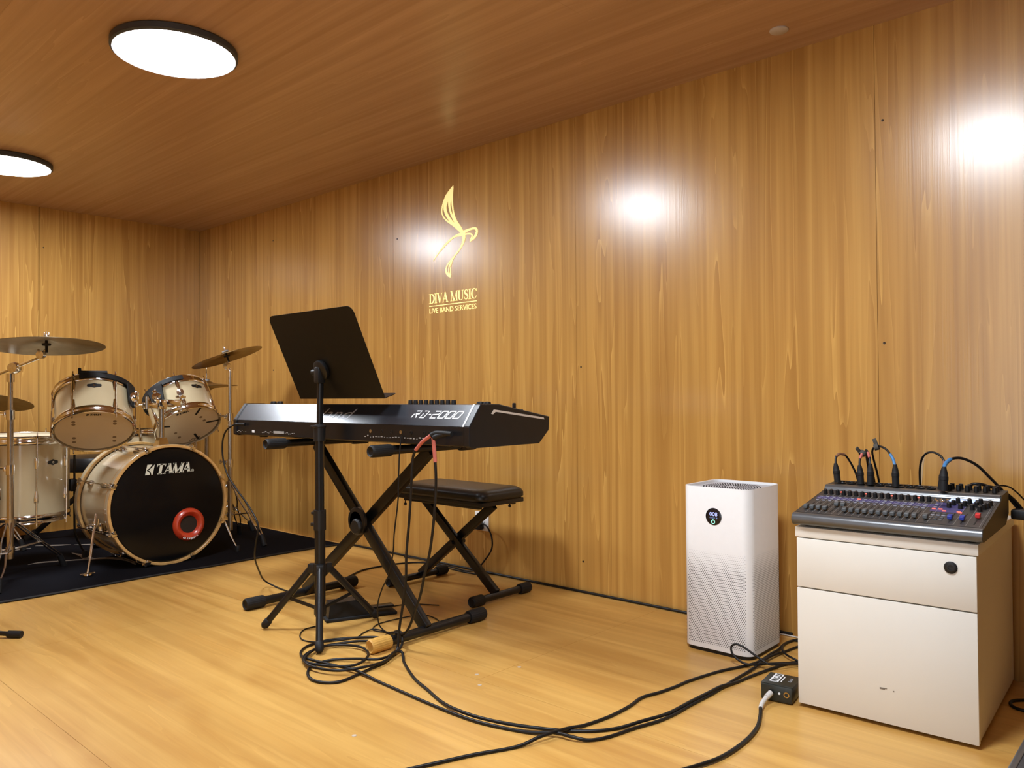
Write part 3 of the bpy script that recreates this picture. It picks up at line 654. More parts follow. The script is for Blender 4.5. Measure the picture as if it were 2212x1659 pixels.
def drum(name, label, R, Lz, loc, axis, facing, n, ang0, group, lugm='chrome', shellm='cream_lacquer', badge=0.0, hoop_h=0.034, dots=False, brand=None):
    t = thing(name, label, 'drum', loc, quat=quat_to(axis, facing), group=group)
    part(t, 'shell', MB().lathe([(R-0.006,0.004),(R,0.004),(R,Lz-0.004),(R-0.006,Lz-0.004)], 56, closed=True), shellm)
    part(t, 'bottom_head', MB().lathe([(0,-0.002),(R-0.004,-0.002),(R+0.002,0.006),(R+0.002,0.010),(R-0.006,0.008),(0,0.001)], 56), 'drum_head')
    part(t, 'top_head', MB().lathe([(0,Lz-0.001),(R-0.006,Lz-0.006),(R+0.002,Lz-0.010),(R+0.002,Lz-0.006),(R-0.004,Lz+0.002),(0,Lz+0.002)], 56), 'drum_head')
    part(t, 'bottom_hoop', MB().lathe(ring_profile(R+0.004,0.022,hoop_h,up=-1), 56, closed=True), 'chrome')
    part(t, 'top_hoop', MB().lathe(ring_profile(R+0.004,Lz-0.022,hoop_h,up=1), 56, closed=True), 'chrome')
    lug = None; rod = None
    lb = lug_mesh(t); lbd = MB(); lbd.v = [V(p.x,p.y,-p.z) for p in lb.v]; lbd.f = lb.f
    rb = MB().cyl((0,0,-0.03),(0,0,Lz+0.03),0.0030,n=8)
    for z_ in (-0.006, Lz+0.004):
        rb.cyl((0,0,z_-0.004 if z_ < 0 else z_),(0,0,z_ if z_ < 0 else z_+0.012),0.0048,n=6)
    for i in range(n):
        a = math.radians(ang0)+2*math.pi*i/n; ca, sa = math.cos(a), math.sin(a)
        if lug is None:
            lo = part(t, 'lug', lb, lugm); hi = part(t, 'lug', lbd, lugm); ro = part(t, 'tension_rod', rb, 'chrome'); lug = (lo, hi, ro); cur = lug
        else: cur = tuple(inst(o, t) for o in lug)
        gap = 0.30 if Lz > 0.25 else 0.24
        for o, z_, rad in ((cur[0], Lz*gap, R), (cur[1], Lz*(1-gap), R), (cur[2], 0, R+0.0105)):
            o.location = (rad*ca, rad*sa, z_); o.rotation_euler = (0,0,a)
    if badge is not None:
        a = math.radians(badge); f = frame((R*math.cos(a),R*math.sin(a),Lz*0.70),(-math.sin(a),math.cos(a),0),(0,0,1))
        pts = [(0.030*s_,y_) for s_,y_ in ((-1,0.004),(-0.85,0.007),(-0.45,0.008),(0,0.013),(0.45,0.008),(0.85,0.007),(1,0.004),(1,-0.004),(0.85,-0.007),(0.45,-0.008),(0,-0.013),(-0.45,-0.008),(-0.85,-0.007),(-1,-0.004))]
        if R > 0.2: pts = [(x*0.9,y*1.15) for x,y in pts]
        bd = part(t, 'badge', MB().prism(pts, 0.0022, f, 0.0002 if R < 0.3 else 0), 'black_plastic', smooth=False)
        part(bd, 'air_vent', MB().lathe([(0.0055,0.002),(0.0055,0.0034),(0.003,0.0034),(0.003,0.001),(0,0.001)],14,f), 'chrome')
    if dots:
        for dx, dy in dots:
            part(t, 'head_dot', MB().lathe([(0,-0.0032),(0.0085,-0.0030),(0.0085,-0.0015),(0,-0.0015)],12,Matrix.Translation((dx,dy,0))), 'dot_felt')
    if brand:
        f = frame((0.62*R+0.024, -0.034, -0.0024),(0,1,0),(1,0,0)); k = 0.014
        m2 = MB().prism([(0,0),(0.010,0),(0.013,k),(0.003,k)],0.0006,f)
        serif_word(m2, 'TAMA', 0, k, 0.27, 0.085, f @ Matrix.Translation((0.014,0,0)), 0.0006, sx=1.22, shear=0.22, gap=-0.10)
        part(t, 'head_print', m2, 'black_plastic', smooth=False)
    return t
DG = 'cream drums of the kit'
camdir = lambda p: Vector((0-p[0], 0-p[1], 0.83-p[2]))
# bass drum, axis along +X: local z=+X (front), local x up
KX, KY, KZ, KR, KL = -3.875, 1.742, 0.300, 0.279, 0.405
kd = thing('bass_drum', 'large cream bass drum lying on its side with black lettered head', 'drum', (KX-KL/2,KY,RZ0), group=DG)
KF = frame((KX-KL,KY,KZ),(0,1,0),(0,0,1),(1,0,0))      # poly x=+Y, y=+Z, z=+X (front at z=KL)
part(kd, 'shell', MB().lathe([(KR-0.008,0.006),(KR,0.006),(KR,KL-0.006),(KR-0.008,KL-0.006)],72,KF,closed=True), 'kick_lacquer', world=True)
part(kd, 'batter_head', MB().lathe([(0,0.0),(KR+0.003,0.0),(KR+0.003,0.012),(KR-0.004,0.012),(0,0.004)],72,KF), 'drum_head', world=True)
fh = part(kd, 'front_head', MB().lathe([(0.076,KL-0.004),(KR-0.004,KL-0.004),(KR+0.003,KL-0.012),(KR+0.003,KL-0.006),(KR-0.003,KL+0.001),(0.076,KL+0.001)],72,KF @ Matrix.Identity(4)) if False else
     MB().lathe([(0,KL-0.004),(KR+0.003,KL-0.010),(KR+0.003,KL-0.004),(KR-0.003,KL+0.001),(0,KL+0.001)],72,KF), 'head_black', world=True)
for z0, z1 in ((-0.012,0.034),(KL-0.034,KL+0.012)):
    hp = part(kd, 'hoop', MB().lathe([(KR+0.004,z0+0.002),(KR+0.006,z0),(KR+0.0155,z0),(KR+0.0175,z0+0.002),(KR+0.0175,z1-0.002),(KR+0.0155,z1),(KR+0.006,z1),(KR+0.004,z1-0.002)],72,KF,closed=True), 'maple_hoop', world=True)
# shiny inlay band on the hoops is the shell colour
for z0, z1 in ((-0.004,0.026),(KL-0.026,KL+0.004)):
    part(kd, 'hoop_inlay', MB().lathe([(KR+0.0165,z0),(KR+0.0182,z0+0.001),(KR+0.0182,z1-0.001),(KR+0.0165,z1)],72,KF,closed=True), 'kick_lacquer', world=True)
for i in range(8):
    a = math.radians(22.5+45*i); ca, sa = math.cos(a), math.sin(a)
    A = KF @ Matrix.Rotation(a,4,'Z')          # local x radial
    cl = part(kd, 'claw', MB().box((KR+0.012,0,KL+0.014),(0.022,0.026,0.004),0.0012,A).box((KR+0.020,0,KL-0.006),(0.005,0.026,0.040),0.0015,A).box((KR+0.026,0,KL-0.020),(0.014,0.014,0.012),0.003,A), 'chrome', world=True)
    part(cl, 'tension_rod', MB().cyl((KR+0.027,0,KL*0.28),(KR+0.027,0,KL+0.010),0.0032,n=8,M=A).cyl((KR+0.027,0,KL-0.013),(KR+0.027,0,KL+0.002),0.0075,n=10,M=A), 'chrome', world=True)
    part(kd, 'claw', MB().box((KR+0.012,0,-0.014),(0.022,0.026,0.004),0.0012,A).box((KR+0.020,0,0.006),(0.005,0.026,0.040),0.0015,A).cyl((KR+0.027,0,-0.004),(KR+0.027,0,0.12),0.0032,n=8,M=A), 'chrome', world=True)
    for zc, s_ in ((0.105,-1),(KL-0.105,1)):
        lb = lug_mesh(kd); b2 = MB().add([(p.x*1.5,p.y*1.3,p.z*s_*1.25) for p in lb.v], lb.f, A @ Matrix.Translation((KR,0,zc)))
        b2.box((KR+0.010,0,zc),(0.030,0.010,0.018),0.003,A)
        part(kd, 'lug', b2, 'dull_chrome', world=True)
# port ring
PC = KF @ Matrix.Translation((0.096,-0.110,0))
part(kd, 'port_hole', MB().lathe([(0,KL+0.0008),(0.054,KL+0.0008),(0.054,KL+0.0016),(0,KL+0.0016)],40,PC), 'gap_shadow', world=True)
pr_ = part(kd, 'port_ring', MB().lathe([(0.043,KL+0.0017),(0.046,KL+0.006),(0.054,KL+0.015),(0.064,KL+0.019),(0.074,KL+0.014),(0.081,KL+0.005),(0.082,KL+0.0012)],48,PC,closed=True), 'port_red', world=True)
m_ = MB(); PCz = PC @ Matrix.Translation((0,0,KL+0.0165))
for i, c_ in enumerate('Kickport'):
    a = math.radians(-118+i*8.5)
    m_.text(c_, 0.0165, PCz @ Matrix.Rotation(a+math.pi/2,4,'Z') @ Matrix.Translation((-0.003,-0.0735,0.0)), 0.003, offset=0.0004)
part(pr_, 'ring_print', m_, 'white_print', world=True, smooth=False)
# name on the head
TF = KF @ Matrix.Translation((-0.120,0.153,KL+0.0012))
m_ = MB(); xe = serif_word(MB(), 'TAMA', 0, 1, 0.24, 0.06, None, 0.01, shear=0.22, gap=-0.10)
serif_word(m_, 'TAMA', 0, 0.050, 0.27, 0.075, TF @ Matrix.Translation((0.048,0,0)), 0.0006, sx=(0.170/0.050)/xe, shear=0.22, gap=-0.10)
part(fh, 'head_lettering', m_, 'drum_print', world=True, smooth=False)
def sh(p): return [(x+y*0.22, y) for x, y in p]
m_ = MB().prism(sh([(0.0,0),(0.021,0),(0.021,0.008),(0.012,0.017),(0.004,0.020),(0.004,0.026),(0.013,0.032),(0.024,0.050),(0.0,0.050)]),0.0006,TF)
m_.prism(sh([(0.030,0),(0.036,0.0),(0.036,0.050),(0.030,0.042),(0.016,0.026),(0.010,0.0235),(0.018,0.019),(0.026,0.010)]),0.0006,TF)
part(fh, 'head_emblem', m_, 'drum_print', world=True, smooth=False)
part(fh, 'registered_mark', MB().lathe([(0.0058,0),(0.0070,0),(0.0070,0.0006),(0.0058,0.0006)],24,TF @ Matrix.Translation((0.236,0.007,0)),closed=True).text('R',0.011,TF @ Matrix.Translation((0.2325,0.0035,0.0003)),0.0006), 'drum_print', world=True, smooth=False)
# spurs
for s_ in (-1,1):
    foot = V(-3.895, KY+s_*0.372, RZ0); top = V(-3.995, KY+s_*0.298, 0.275)
    sb = part(kd, 'spur_bracket', MB().box((top.x+0.012,KY+s_*0.288,0.215),(0.075,0.030,0.040),0.006).box((top.x+0.02,KY+s_*0.305,0.222),(0.022,0.030,0.022),0.005).cyl((top.x-0.01,KY+s_*0.30,0.205),(top.x-0.01,KY+s_*0.30,0.24),0.012,n=12), 'chrome', world=True)
    part(sb, 'wing_bolt', MB().cyl((top.x+0.045,KY+s_*0.31,0.205),(top.x+0.06,KY+s_*0.31,0.262),0.004,n=8).box((top.x+0.02,KY+s_*0.322,0.225),(0.05,0.006,0.012),0.003), 'chrome', world=True)
    d = (foot-top).normalized(); mid = top + (foot-top)*0.72
    sp_ = part(kd, 'spur', MB().cyl(top, mid, 0.0068, n=12).cyl(mid, foot+V(0,0,0.012), 0.0042, n=10), 'chrome', world=True)
    if s_ < 0: part(sp_, 'spur_foot', MB().lathe([(0,0.0),(0.016,0.0),(0.020,0.005),(0.018,0.012),(0.009,0.016),(0,0.018)],16,Matrix.Translation(foot)).box((foot.x,foot.y+0.022,foot.z+0.010),(0.012,0.022,0.008),0.003).box((foot.x,foot.y-0.022,foot.z+0.010),(0.012,0.022,0.008),0.003), 'chrome', world=True)
    else: part(sp_, 'spur_foot', MB().lathe([(0,0.0),(0.013,0.0),(0.014,0.024),(0.010,0.030),(0,0.030)],14,Matrix.Translation(foot)), 'black_rubber', world=True)
# tom holder on the shell
TX, TY = -3.965, KY
th = part(kd, 'holder_base', MB().add([(TX+a*0.038,TY+b*0.030,0.572) for a,b in ((-1,-1),(1,-1),(1,1),(-1,1))]+[(TX+a*0.018,TY+b*0.018,0.628) for a,b in ((-1,-1),(1,-1),(1,1),(-1,1))],[[0,1,2,3][::-1],[4,5,6,7],[0,1,5,4],[1,2,6,5],[2,3,7,6],[3,0,4,7]]), 'chrome', world=True, smooth=False)
part(kd, 'holder_post', MB().cyl((TX,TY,0.60),(TX,TY,0.80),0.0130,n=20).cyl((TX,TY,0.708),(TX,TY,0.726),0.0165,n=16), 'dull_chrome', world=True)
part(kd, 'holder_clamp', MB().box((TX,TY,0.795),(0.045,0.040,0.050),0.008).box((TX,TY+0.055,0.800),(0.034,0.075,0.038),0.007).box((TX,TY-0.06,0.790),(0.03,0.07,0.030),0.007).cyl((TX+0.03,TY-0.085,0.775),(TX+0.03,TY-0.085,0.835),0.008,n=10), 'chrome', world=True)
part(kd, 'holder_arm', MB().tube([(TX,TY-0.09,0.795),(TX-0.01,TY-0.13,0.800),(TX-0.01,TY-0.155,0.84),(TX-0.01,TY-0.160,0.88)],0.0062,10,4).cyl((TX-0.01,TY-0.16,0.85),(TX-0.01,TY-0.165,0.905),0.018,0.012,n=14), 'chrome', world=True)
part(kd, 'holder_arm', MB().tube([(TX,TY+0.08,0.80),(TX+0.0,TY+0.10,0.825),(TX-0.02,TY+0.10,0.87)],0.0075,10,4).lathe([(0,-0.014),(0.016,-0.012),(0.018,0.012),(0,0.014)],14,axis_frame((TX-0.012,TY+0.10,0.855),(0.9,-0.3,0.2))), 'chrome', world=True)
part(kd, 'wing_nut', MB().box((TX+0.03,TY+0.085,0.832),(0.012,0.052,0.012),0.004).cyl((TX+0.02,TY+0.085,0.832),(TX+0.045,TY+0.085,0.832),0.009,n=10), 'chrome', world=True)

# toms: bottom heads turned towards the room
t1 = drum('rack_tom', 'wider cream rack tom on the left, underside facing the room', 0.166, 0.200, (-3.93,1.412,0.678), (-0.54,0.194,0.819), camdir((-3.9,1.41,0.7)), 6, 30, DG, badge=0, dots=[(0.075,-0.085),(0.055,-0.085),(0.078,0.085),(0.055,0.085),(-0.060,-0.085),(-0.095,-0.085),(-0.060,0.085),(-0.095,0.085)], brand=True)
t2 = drum('rack_tom', 'smaller cream rack tom beside the black-headed bass drum centre, steeply tilted', 0.161, 0.200, (-4.072,1.928,0.680), (-0.631,0.0,0.775), camdir((-4.07,1.93,0.7)), 6, 8, DG, badge=42, dots=[(0.04,0.075),(0.0,0.085),(-0.03,-0.07),(-0.08,-0.06)], brand=True)
t2['label'] = 'smaller cream rack tom directly above the black-headed bass drum'
for t_, R_, L_, arcs in ((t1,0.166,0.200,((-20,75),)),(t2,0.161,0.200,((-110,20),))):
    for a0, a1 in arcs:
        part(t_, 'suspension_band', MB().lathe([(R_+0.012,L_-0.022),(R_+0.017,L_-0.022),(R_+0.017,L_+0.004),(R_+0.012,L_+0.004)],24,None,True,math.radians(a0),math.radians(a1)), 'black_rubber')
    am = 62 if t_ is t1 else -30
    a = math.radians(am); f = frame(((R_+0.012)*math.cos(a),(R_+0.012)*math.sin(a),L_*0.62),(-math.sin(a),math.cos(a),0),(0,0,1))
    mt = part(t_, 'mount_plate', MB().prism([(-0.045,0.06),(0.045,0.06),(0.036,0.0),(0.030,-0.035),(0.012,-0.052),(-0.012,-0.052),(-0.030,-0.035),(-0.036,0.0)],0.006,f), 'black_rubber', smooth=False)
    part(mt, 'mount_clamp', MB().lathe([(0,0.03),(0.016,0.028),(0.024,0.018),(0.026,0.006),(0,0.006)],18,f).box((0.008,0.022,0.020),(0.020,0.022,0.020),0.004,f).box((0.006,-0.034,0.016),(0.016,0.030,0.018),0.004,f), 'chrome')
for a_, r_ in ((-60,0.11),(35,0.11),(170,0.115),(105,0.115)):     # damping tape strips on the underside
    a = math.radians(a_); f = Matrix.Rotation(a,4,'Z')
    part(t2, 'tape_strip', MB().box((0.127,0,-0.0032),(0.064,0.011,0.0008),0,f), 'black_plastic', smooth=False)
f = frame((-0.142,0.0,-0.0026),(0,1,0),(1,0,0))
part(t2, 'head_mark', MB().lathe([(0.006,0),(0.0085,0),(0.0085,0.0006),(0.006,0.0006)],16,f,closed=True).box((0.026,0.001,0.0003),(0.026,0.006,0.0006),0,f).box((-0.016,0,0.0003),(0.005,0.005,0.0006),0,f), 'black_plastic', smooth=False)
part(t1, 'rim_clip', MB().box((0.176,-0.005,0.208),(0.012,0.12,0.014),0.003), 'black_rubber')
part(t1, 'rim_clip', MB().cyl((0.172,-0.06,0.205),(0.172,-0.06,0.232),0.007,n=10), 'black_rubber')

# floor tom on legs
FTx, FTy = -4.43, 1.255
ft = drum('floor_tom', 'tall cream floor tom on legs at the far left', 0.203, 0.395, (FTx,FTy,0.245), (0.02,0.0,1.0), camdir((FTx,FTy,0.83)), 8, 16, DG, badge=38, lugm='chrome')
for a_ in (92,-28,-148):
    a = math.radians(a_); ca, sa = math.cos(a), math.sin(a)
    cd = camdir((FTx,FTy,0.83)); a2 = a+math.atan2(cd.y,cd.x); c2, s2 = math.cos(a2), math.sin(a2)
    lg_ = part(ft, 'leg', MB().tube([(FTx+0.228*c2,FTy+0.228*s2,0.54),(FTx+0.228*c2,FTy+0.228*s2,0.20),(FTx+0.235*c2,FTy+0.235*s2,0.12),(FTx+0.275*c2,FTy+0.275*s2,RZ0+0.02)],0.0055,10,4), 'black_satin' if a_ == 92 else 'dull_chrome', world=True)
    part(lg_, 'leg_bracket', MB().box((FTx+0.220*c2,FTy+0.220*s2,0.385),(0.034,0.034,0.065),0.008), 'black_plastic' if a_ == 92 else 'chrome', world=True)
    part(lg_, 'leg_foot', MB().lathe([(0,0),(0.014,0),(0.015,0.026),(0.010,0.034),(0,0.034)],14,Matrix.Translation((FTx+0.275*c2,FTy+0.275*s2,RZ0))), 'black_rubber', world=True)

# snare on its stand, behind the bass drum
SNx, SNy = -4.50, 1.975
sn = drum('snare_drum', 'shallow cream snare drum half hidden behind the rack toms', 0.178, 0.135, (SNx,SNy,0.510), (-0.03,0.02,1.0), camdir((SNx,SNy,0.83)), 8, 10, DG, badge=None)
part(sn, 'strainer', MB().box((0.188*math.cos(0.5),0.188*math.sin(0.5),0.07),(0.02,0.03,0.06),0.004), 'black_plastic')
ss = thing('snare_stand', 'chrome tripod basket stand holding the snare drum', 'stand', (SNx,SNy,RZ0))
part(ss, 'pole', MB().cyl((SNx,SNy,0.10),(SNx,SNy,0.44),0.011,n=14), 'dull_chrome', world=True)
for i in range(3):
    a = math.radians(90+120*i); c2, s2 = math.cos(a), math.sin(a)
    part(ss, 'basket_arm', MB().tube([(SNx,SNy,0.43),(SNx+0.10*c2,SNy+0.10*s2,0.455),(SNx+0.185*c2,SNy+0.185*s2,0.478),(SNx+0.197*c2,SNy+0.197*s2,0.505)],0.006,8,4), 'dull_chrome', world=True)
    part(ss, 'leg', MB().cyl((SNx,SNy,0.26),(SNx+0.205*c2,SNy+0.205*s2,RZ0+0.018),0.006,n=10).cyl((SNx,SNy,0.12),(SNx+0.15*c2,SNy+0.15*s2,0.115),0.004,n=8), 'dull_chrome', world=True)
    part(ss, 'leg_foot', MB().lathe([(0,0),(0.012,0),(0.013,0.03),(0,0.034)],12,Matrix.Translation((SNx+0.205*c2,SNy+0.205*s2,RZ0))), 'black_rubber', world=True)

# ------------------------------------------------------------------ cymbals
def cymbal(name, label, D, loc, axis, m, group='bronze cymbals'):
    R = D/2
    prof = [(0.006,0.020),(0.018,0.019),(0.032,0.013),(R*0.22,0.006),(R*0.5,-0.001),(R*0.8,-0.008),(R,-0.014)]
    low = [(r, z-0.0016) for r, z in prof]
    t = thing(name, label, 'cymbal', loc, quat=quat_to(axis,(1,0.3,0)), group=group)
    part(t, 'plate', MB().lathe(prof+low[::-1], 72, closed=True), m, ang=60)
    return t
def topper(parent, loc, axis):
    A = axis_frame(loc, axis)
    part(parent, 'felt_washer', MB().lathe([(0.004,0.022),(0.018,0.022),(0.018,0.032),(0.004,0.032)],18,A,closed=True), 'felt_grey', world=True)
    part(parent, 'wing_nut', MB().cyl((0,0,0.032),(0,0,0.044),0.008,n=12,M=A).box((0.009,0,0.046),(0.005,0.006,0.018),0.002,A).box((-0.009,0,0.046),(0.005,0.006,0.018),0.002,A).cyl((0,0,-0.03),(0,0,0.058),0.003,n=8,M=A), 'chrome', world=True)
    part(parent, 'sleeve', MB().cyl((0,0,-0.035),(0,0,0.018),0.0055,n=10,M=A).lathe([(0.004,-0.006),(0.017,-0.004),(0.019,0.004),(0.004,0.006)],16,A), 'black_rubber', world=True)
def tripod(t, x, y, z0, zc, zl, r, angs, m='dull_chrome', foot='black_rubber'):
    """double-braced legs from collar zc to feet at radius r, struts to lower collar zl"""
    part(t, 'leg_collar', MB().cyl((x,y,zc-0.018),(x,y,zc+0.018),0.021,n=16), m, world=True)
    part(t, 'lower_collar', MB().cyl((x,y,zl-0.014),(x,y,zl+0.014),0.019,n=16), m, world=True)
    for a_ in angs:
        a = math.radians(a_); d = V(math.cos(a),math.sin(a),0); s = V(-d.y,d.x,0); o = V(x,y,0)
        top = o+d*0.022+V(0,0,zc); ft_ = o+d*r+V(0,0,z0+0.05); e = (ft_-top).normalized()
        b = MB()
        for k in (-1,1):
            b.tube([top+s*0.010*k, top+(ft_-top)*0.35+s*0.017*k, top+(ft_-top)*0.55+s*0.010*k, top+(ft_-top)*0.78+s*0.015*k, ft_+s*0.006*k],0.0042,8,5)
        lg_ = part(t, 'leg', b, m, world=True)
        mid = top+(ft_-top)*0.55; lo = o+d*0.02+V(0,0,zl)
        part(lg_, 'leg_brace', MB().cyl(lo+s*0.007, mid+s*0.009, 0.0035, n=8).cyl(lo-s*0.007, mid-s*0.009, 0.0035, n=8).cyl(mid-s*0.016, mid+s*0.016, 0.005, n=8), m, world=True)
        part(lg_, 'leg_foot', MB().cyl(ft_-e*0.012, V(ft_.x+d.x*0.016,ft_.y+d.y*0.016,z0), 0.013, 0.015, n=14), foot, world=True)
def collar(t, x, y, z, side=(1,0)):
    part(t, 'height_clamp', MB().cyl((x,y,z-0.022),(x,y,z+0.022),0.0185,n=16).box((x+side[0]*0.02,y+side[1]*0.02,z+0.004),(0.022,0.022,0.024),0.005).cyl((x+side[0]*0.02,y+side[1]*0.02,z+0.006),(x+side[0]*0.052,y+side[1]*0.052,z+0.008),0.005,n=8).box((x+side[0]*0.054,y+side[1]*0.054,z+0.008),(0.010,0.010,0.026),0.003), 'chrome', world=True)

# left crash on a boom stand
LX, LY = -4.105, 1.115
cs = thing('cymbal_stand', 'chrome boom cymbal stand at the left edge holding the high crash', 'stand', (LX,LY,RZ0), group='chrome cymbal stands')
part(cs, 'lower_tube', MB().cyl((LX,LY,0.10),(LX,LY,0.50),0.0150,n=20), 'dull_chrome', world=True)
part(cs, 'middle_tube', MB().cyl((LX,LY,0.48),(LX,LY,0.745),0.0128,n=20), 'dull_chrome', world=True)
part(cs, 'top_tube', MB().cyl((LX,LY,0.73),(LX,LY,0.935),0.0105,n=18), 'dull_chrome', world=True)
collar(cs, LX, LY, 0.505, (-0.75,-0.66)); collar(cs, LX, LY, 0.755, (-0.75,-0.66))
part(cs, 'boom_sleeve', MB().cyl((LX,LY,0.905),(LX,LY,0.945),0.017,n=16), 'chrome', world=True)
tripod(cs, LX, LY, RZ0, 0.262, 0.14, 0.275, (-24, 115, 232))
bt = V(LX+0.015,LY+0.012,0.970); b1 = V(-3.865,1.165,1.010)
part(cs, 'boom_clamp', MB().lathe([(0,-0.022),(0.022,-0.020),(0.026,-0.008),(0.026,0.008),(0.022,0.020),(0,0.022)],20,axis_frame(bt,(0.67,-0.74,0))), 'chrome', world=True)
d = (b1-bt).normalized()
part(cs, 'boom_arm', MB().cyl(bt-d*0.30, b1, 0.0062, n=12), 'chrome', world=True)
cc = V(-3.835,1.180,1.066)
part(cs, 'tilter', MB().lathe([(0,-0.014),(0.016,-0.013),(0.017,0.013),(0,0.014)],18,axis_frame(b1+V(0.004,0.002,0.012),(0.67,-0.74,0))).box((b1.x-0.008,b1.y-0.006,b1.z+0.024),(0.010,0.010,0.026),0.003), 'chrome', world=True)
part(cs, 'tilter_rod', MB().cyl(b1+V(0.004,0.003,0.018), cc-V(0,0,0.02), 0.005, n=10), 'dull_chrome', world=True)
axL = V(-0.115,0.030,0.99).normalized()
topper(cs, cc, axL)
cymbal('crash_cymbal', 'bronze crash cymbal at the upper left, underside showing', 0.465, cc+axL*0.006, axL, 'bronze_dark')

# ride further back
RXx, RYy = -5.045, 1.232
rs = thing('cymbal_stand', 'chrome cymbal stand of the low ride cymbal, mostly hidden by the floor tom', 'stand', (RXx,RYy,RZ0), group='chrome cymbal stands')
part(rs, 'pole', MB().cyl((RXx,RYy,0.10),(RXx,RYy,0.80),0.012,n=16), 'dull_chrome', world=True)
tripod(rs, RXx, RYy, RZ0, 0.30, 0.16, 0.26, (30,150,270))
rc = V(RXx,RYy,0.822); axR = V(-0.156,0.168,0.973).normalized(); topper(rs, rc, axR)
cymbal('ride_cymbal', 'bronze ride cymbal cut by the left edge below the crash', 0.50, rc+axR*0.006, axR, 'bronze_dark')

# right crash
CX, CYy = -4.178, 2.223
c2s = thing('cymbal_stand', 'straight chrome cymbal stand between bass drum and piano', 'stand', (CX,CYy,RZ0), group='chrome cymbal stands')
part(c2s, 'lower_tube', MB().cyl((CX,CYy,0.075),(CX,CYy,0.46),0.0135,n=18), 'dull_chrome', world=True)
part(c2s, 'middle_tube', MB().cyl((CX,CYy,0.44),(CX,CYy,0.735),0.0112,n=18), 'dull_chrome', world=True)
part(c2s, 'top_tube', MB().cyl((CX,CYy,0.70),(CX,CYy,0.955),0.0092,n=16), 'dull_chrome', world=True)
collar(c2s, CX, CYy, 0.455, (-0.75,-0.66)); collar(c2s, CX, CYy, 0.715, (-0.75,-0.66))
tripod(c2s, CX, CYy, RZ0, 0.335, 0.165, 0.245, (15,140,262))
ca_ = V(CX-0.010,CYy-0.012,1.062); axC = V(-0.226,-0.229,0.947).normalized()
part(c2s, 'tilter', MB().tube([(CX,CYy,0.945),(CX,CYy,0.975),(CX-0.006,CYy-0.006,0.995)],0.010,12,4).lathe([(0,-0.012),(0.019,-0.011),(0.020,0.011),(0,0.012)],18,axis_frame(V(CX-0.010,CYy-0.010,1.005),(0.67,-0.74,0))), 'chrome', world=True)
part(c2s, 'tilter_rod', MB().cyl((CX-0.006,CYy-0.006,1.005), ca_-axC*0.02, 0.005, n=10), 'dull_chrome', world=True)
topper(c2s, ca_, axC)
cymbal('crash_cymbal', 'small tilted bronze crash cymbal left of the music stand', 0.395, ca_+axC*0.006, axC, 'bronze')

# hi-hat
HX, HY = -4.565, 2.278
hh_ = thing('hi_hat', 'pair of bronze hi-hat cymbals on a chrome stand behind the right tom', 'hi-hat', (HX,HY,RZ0))
part(hh_, 'lower_tube', MB().cyl((HX,HY,0.06),(HX,HY,0.70),0.013,n=16), 'dull_chrome', world=True)
part(hh_, 'upper_tube', MB().cyl((HX,HY,0.70),(HX,HY,0.86),0.010,n=14), 'dull_chrome', world=True)
part(hh_, 'pull_rod', MB().cyl((HX,HY,0.86),(HX,HY,1.06),0.003,n=8), 'chrome', world=True)
tripod(hh_, HX, HY, RZ0, 0.30, 0.15, 0.25, (60,180,300))
hp = [(0.006,0.024),(0.018,0.023),(0.034,0.016),(0.045,0.009),(0.10,0.003),(0.178,-0.006)]
for z_, s_ in ((0.905,1),(0.893,-1)):
    b = MB().lathe([(r,z*s_) for r,z in hp]+[(r,(z-0.0016)*s_) for r,z in hp[::-1]],60,Matrix.Translation((HX,HY,z_)),closed=True)
    part(hh_, 'plate', b, 'bronze', world=True, ang=60)
part(hh_, 'clutch', MB().cyl((HX,HY,0.925),(HX,HY,0.975),0.008,n=12).box((HX+0.012,HY,0.955),(0.022,0.006,0.012),0.003), 'chrome', world=True)
part(hh_, 'felt_washer', MB().cyl((HX,HY,0.928),(HX,HY,0.940),0.017,n=16), 'felt_grey', world=True)
part(hh_, 'seat_cup', MB().lathe([(0,0.845),(0.016,0.845),(0.022,0.868),(0,0.868)],16,Matrix.Translation((HX,HY,0))), 'black_rubber', world=True)
part(hh_, 'foot_plate', MB().box((HX-0.16,HY-0.03,0.055),(0.28,0.085,0.010),0.003,Matrix.Identity(4)), 'dull_chrome', world=True)

# throne
TXx, TYy = -4.93, 1.745
tr = thing('drum_throne', 'round black drum stool behind the bass drum', 'stool', (TXx,TYy,RZ0))
part(tr, 'seat', MB().lathe([(0,0.405),(0.150,0.405),(0.165,0.412),(0.170,0.43),(0.170,0.465),(0.163,0.485),(0.14,0.493),(0,0.497)],48,Matrix.Translation((TXx,TYy,0))), 'vinyl_black', world=True)
part(tr, 'post', MB().cyl((TXx,TYy,0.10),(TXx,TYy,0.41),0.014,n=16), 'black_satin', world=True)
for a_ in (226, 346, 106):
    a = math.radians(a_); d = V(math.cos(a),math.sin(a),0); o = V(TXx,TYy,0)
    part(tr, 'leg', MB().box((0,0,0.21),(0.014,0.030,0.42),0.003,axis_frame(o+d*0.02+V(0,0,0.30),d*0.32-V(0,0,0.285))), 'black_satin', world=True)
    part(tr, 'leg_foot', MB().cyl(o+d*0.30+V(0,0,0.055),o+d*0.345+V(0,0,RZ0),0.018,0.030,n=14), 'black_rubber', world=True)

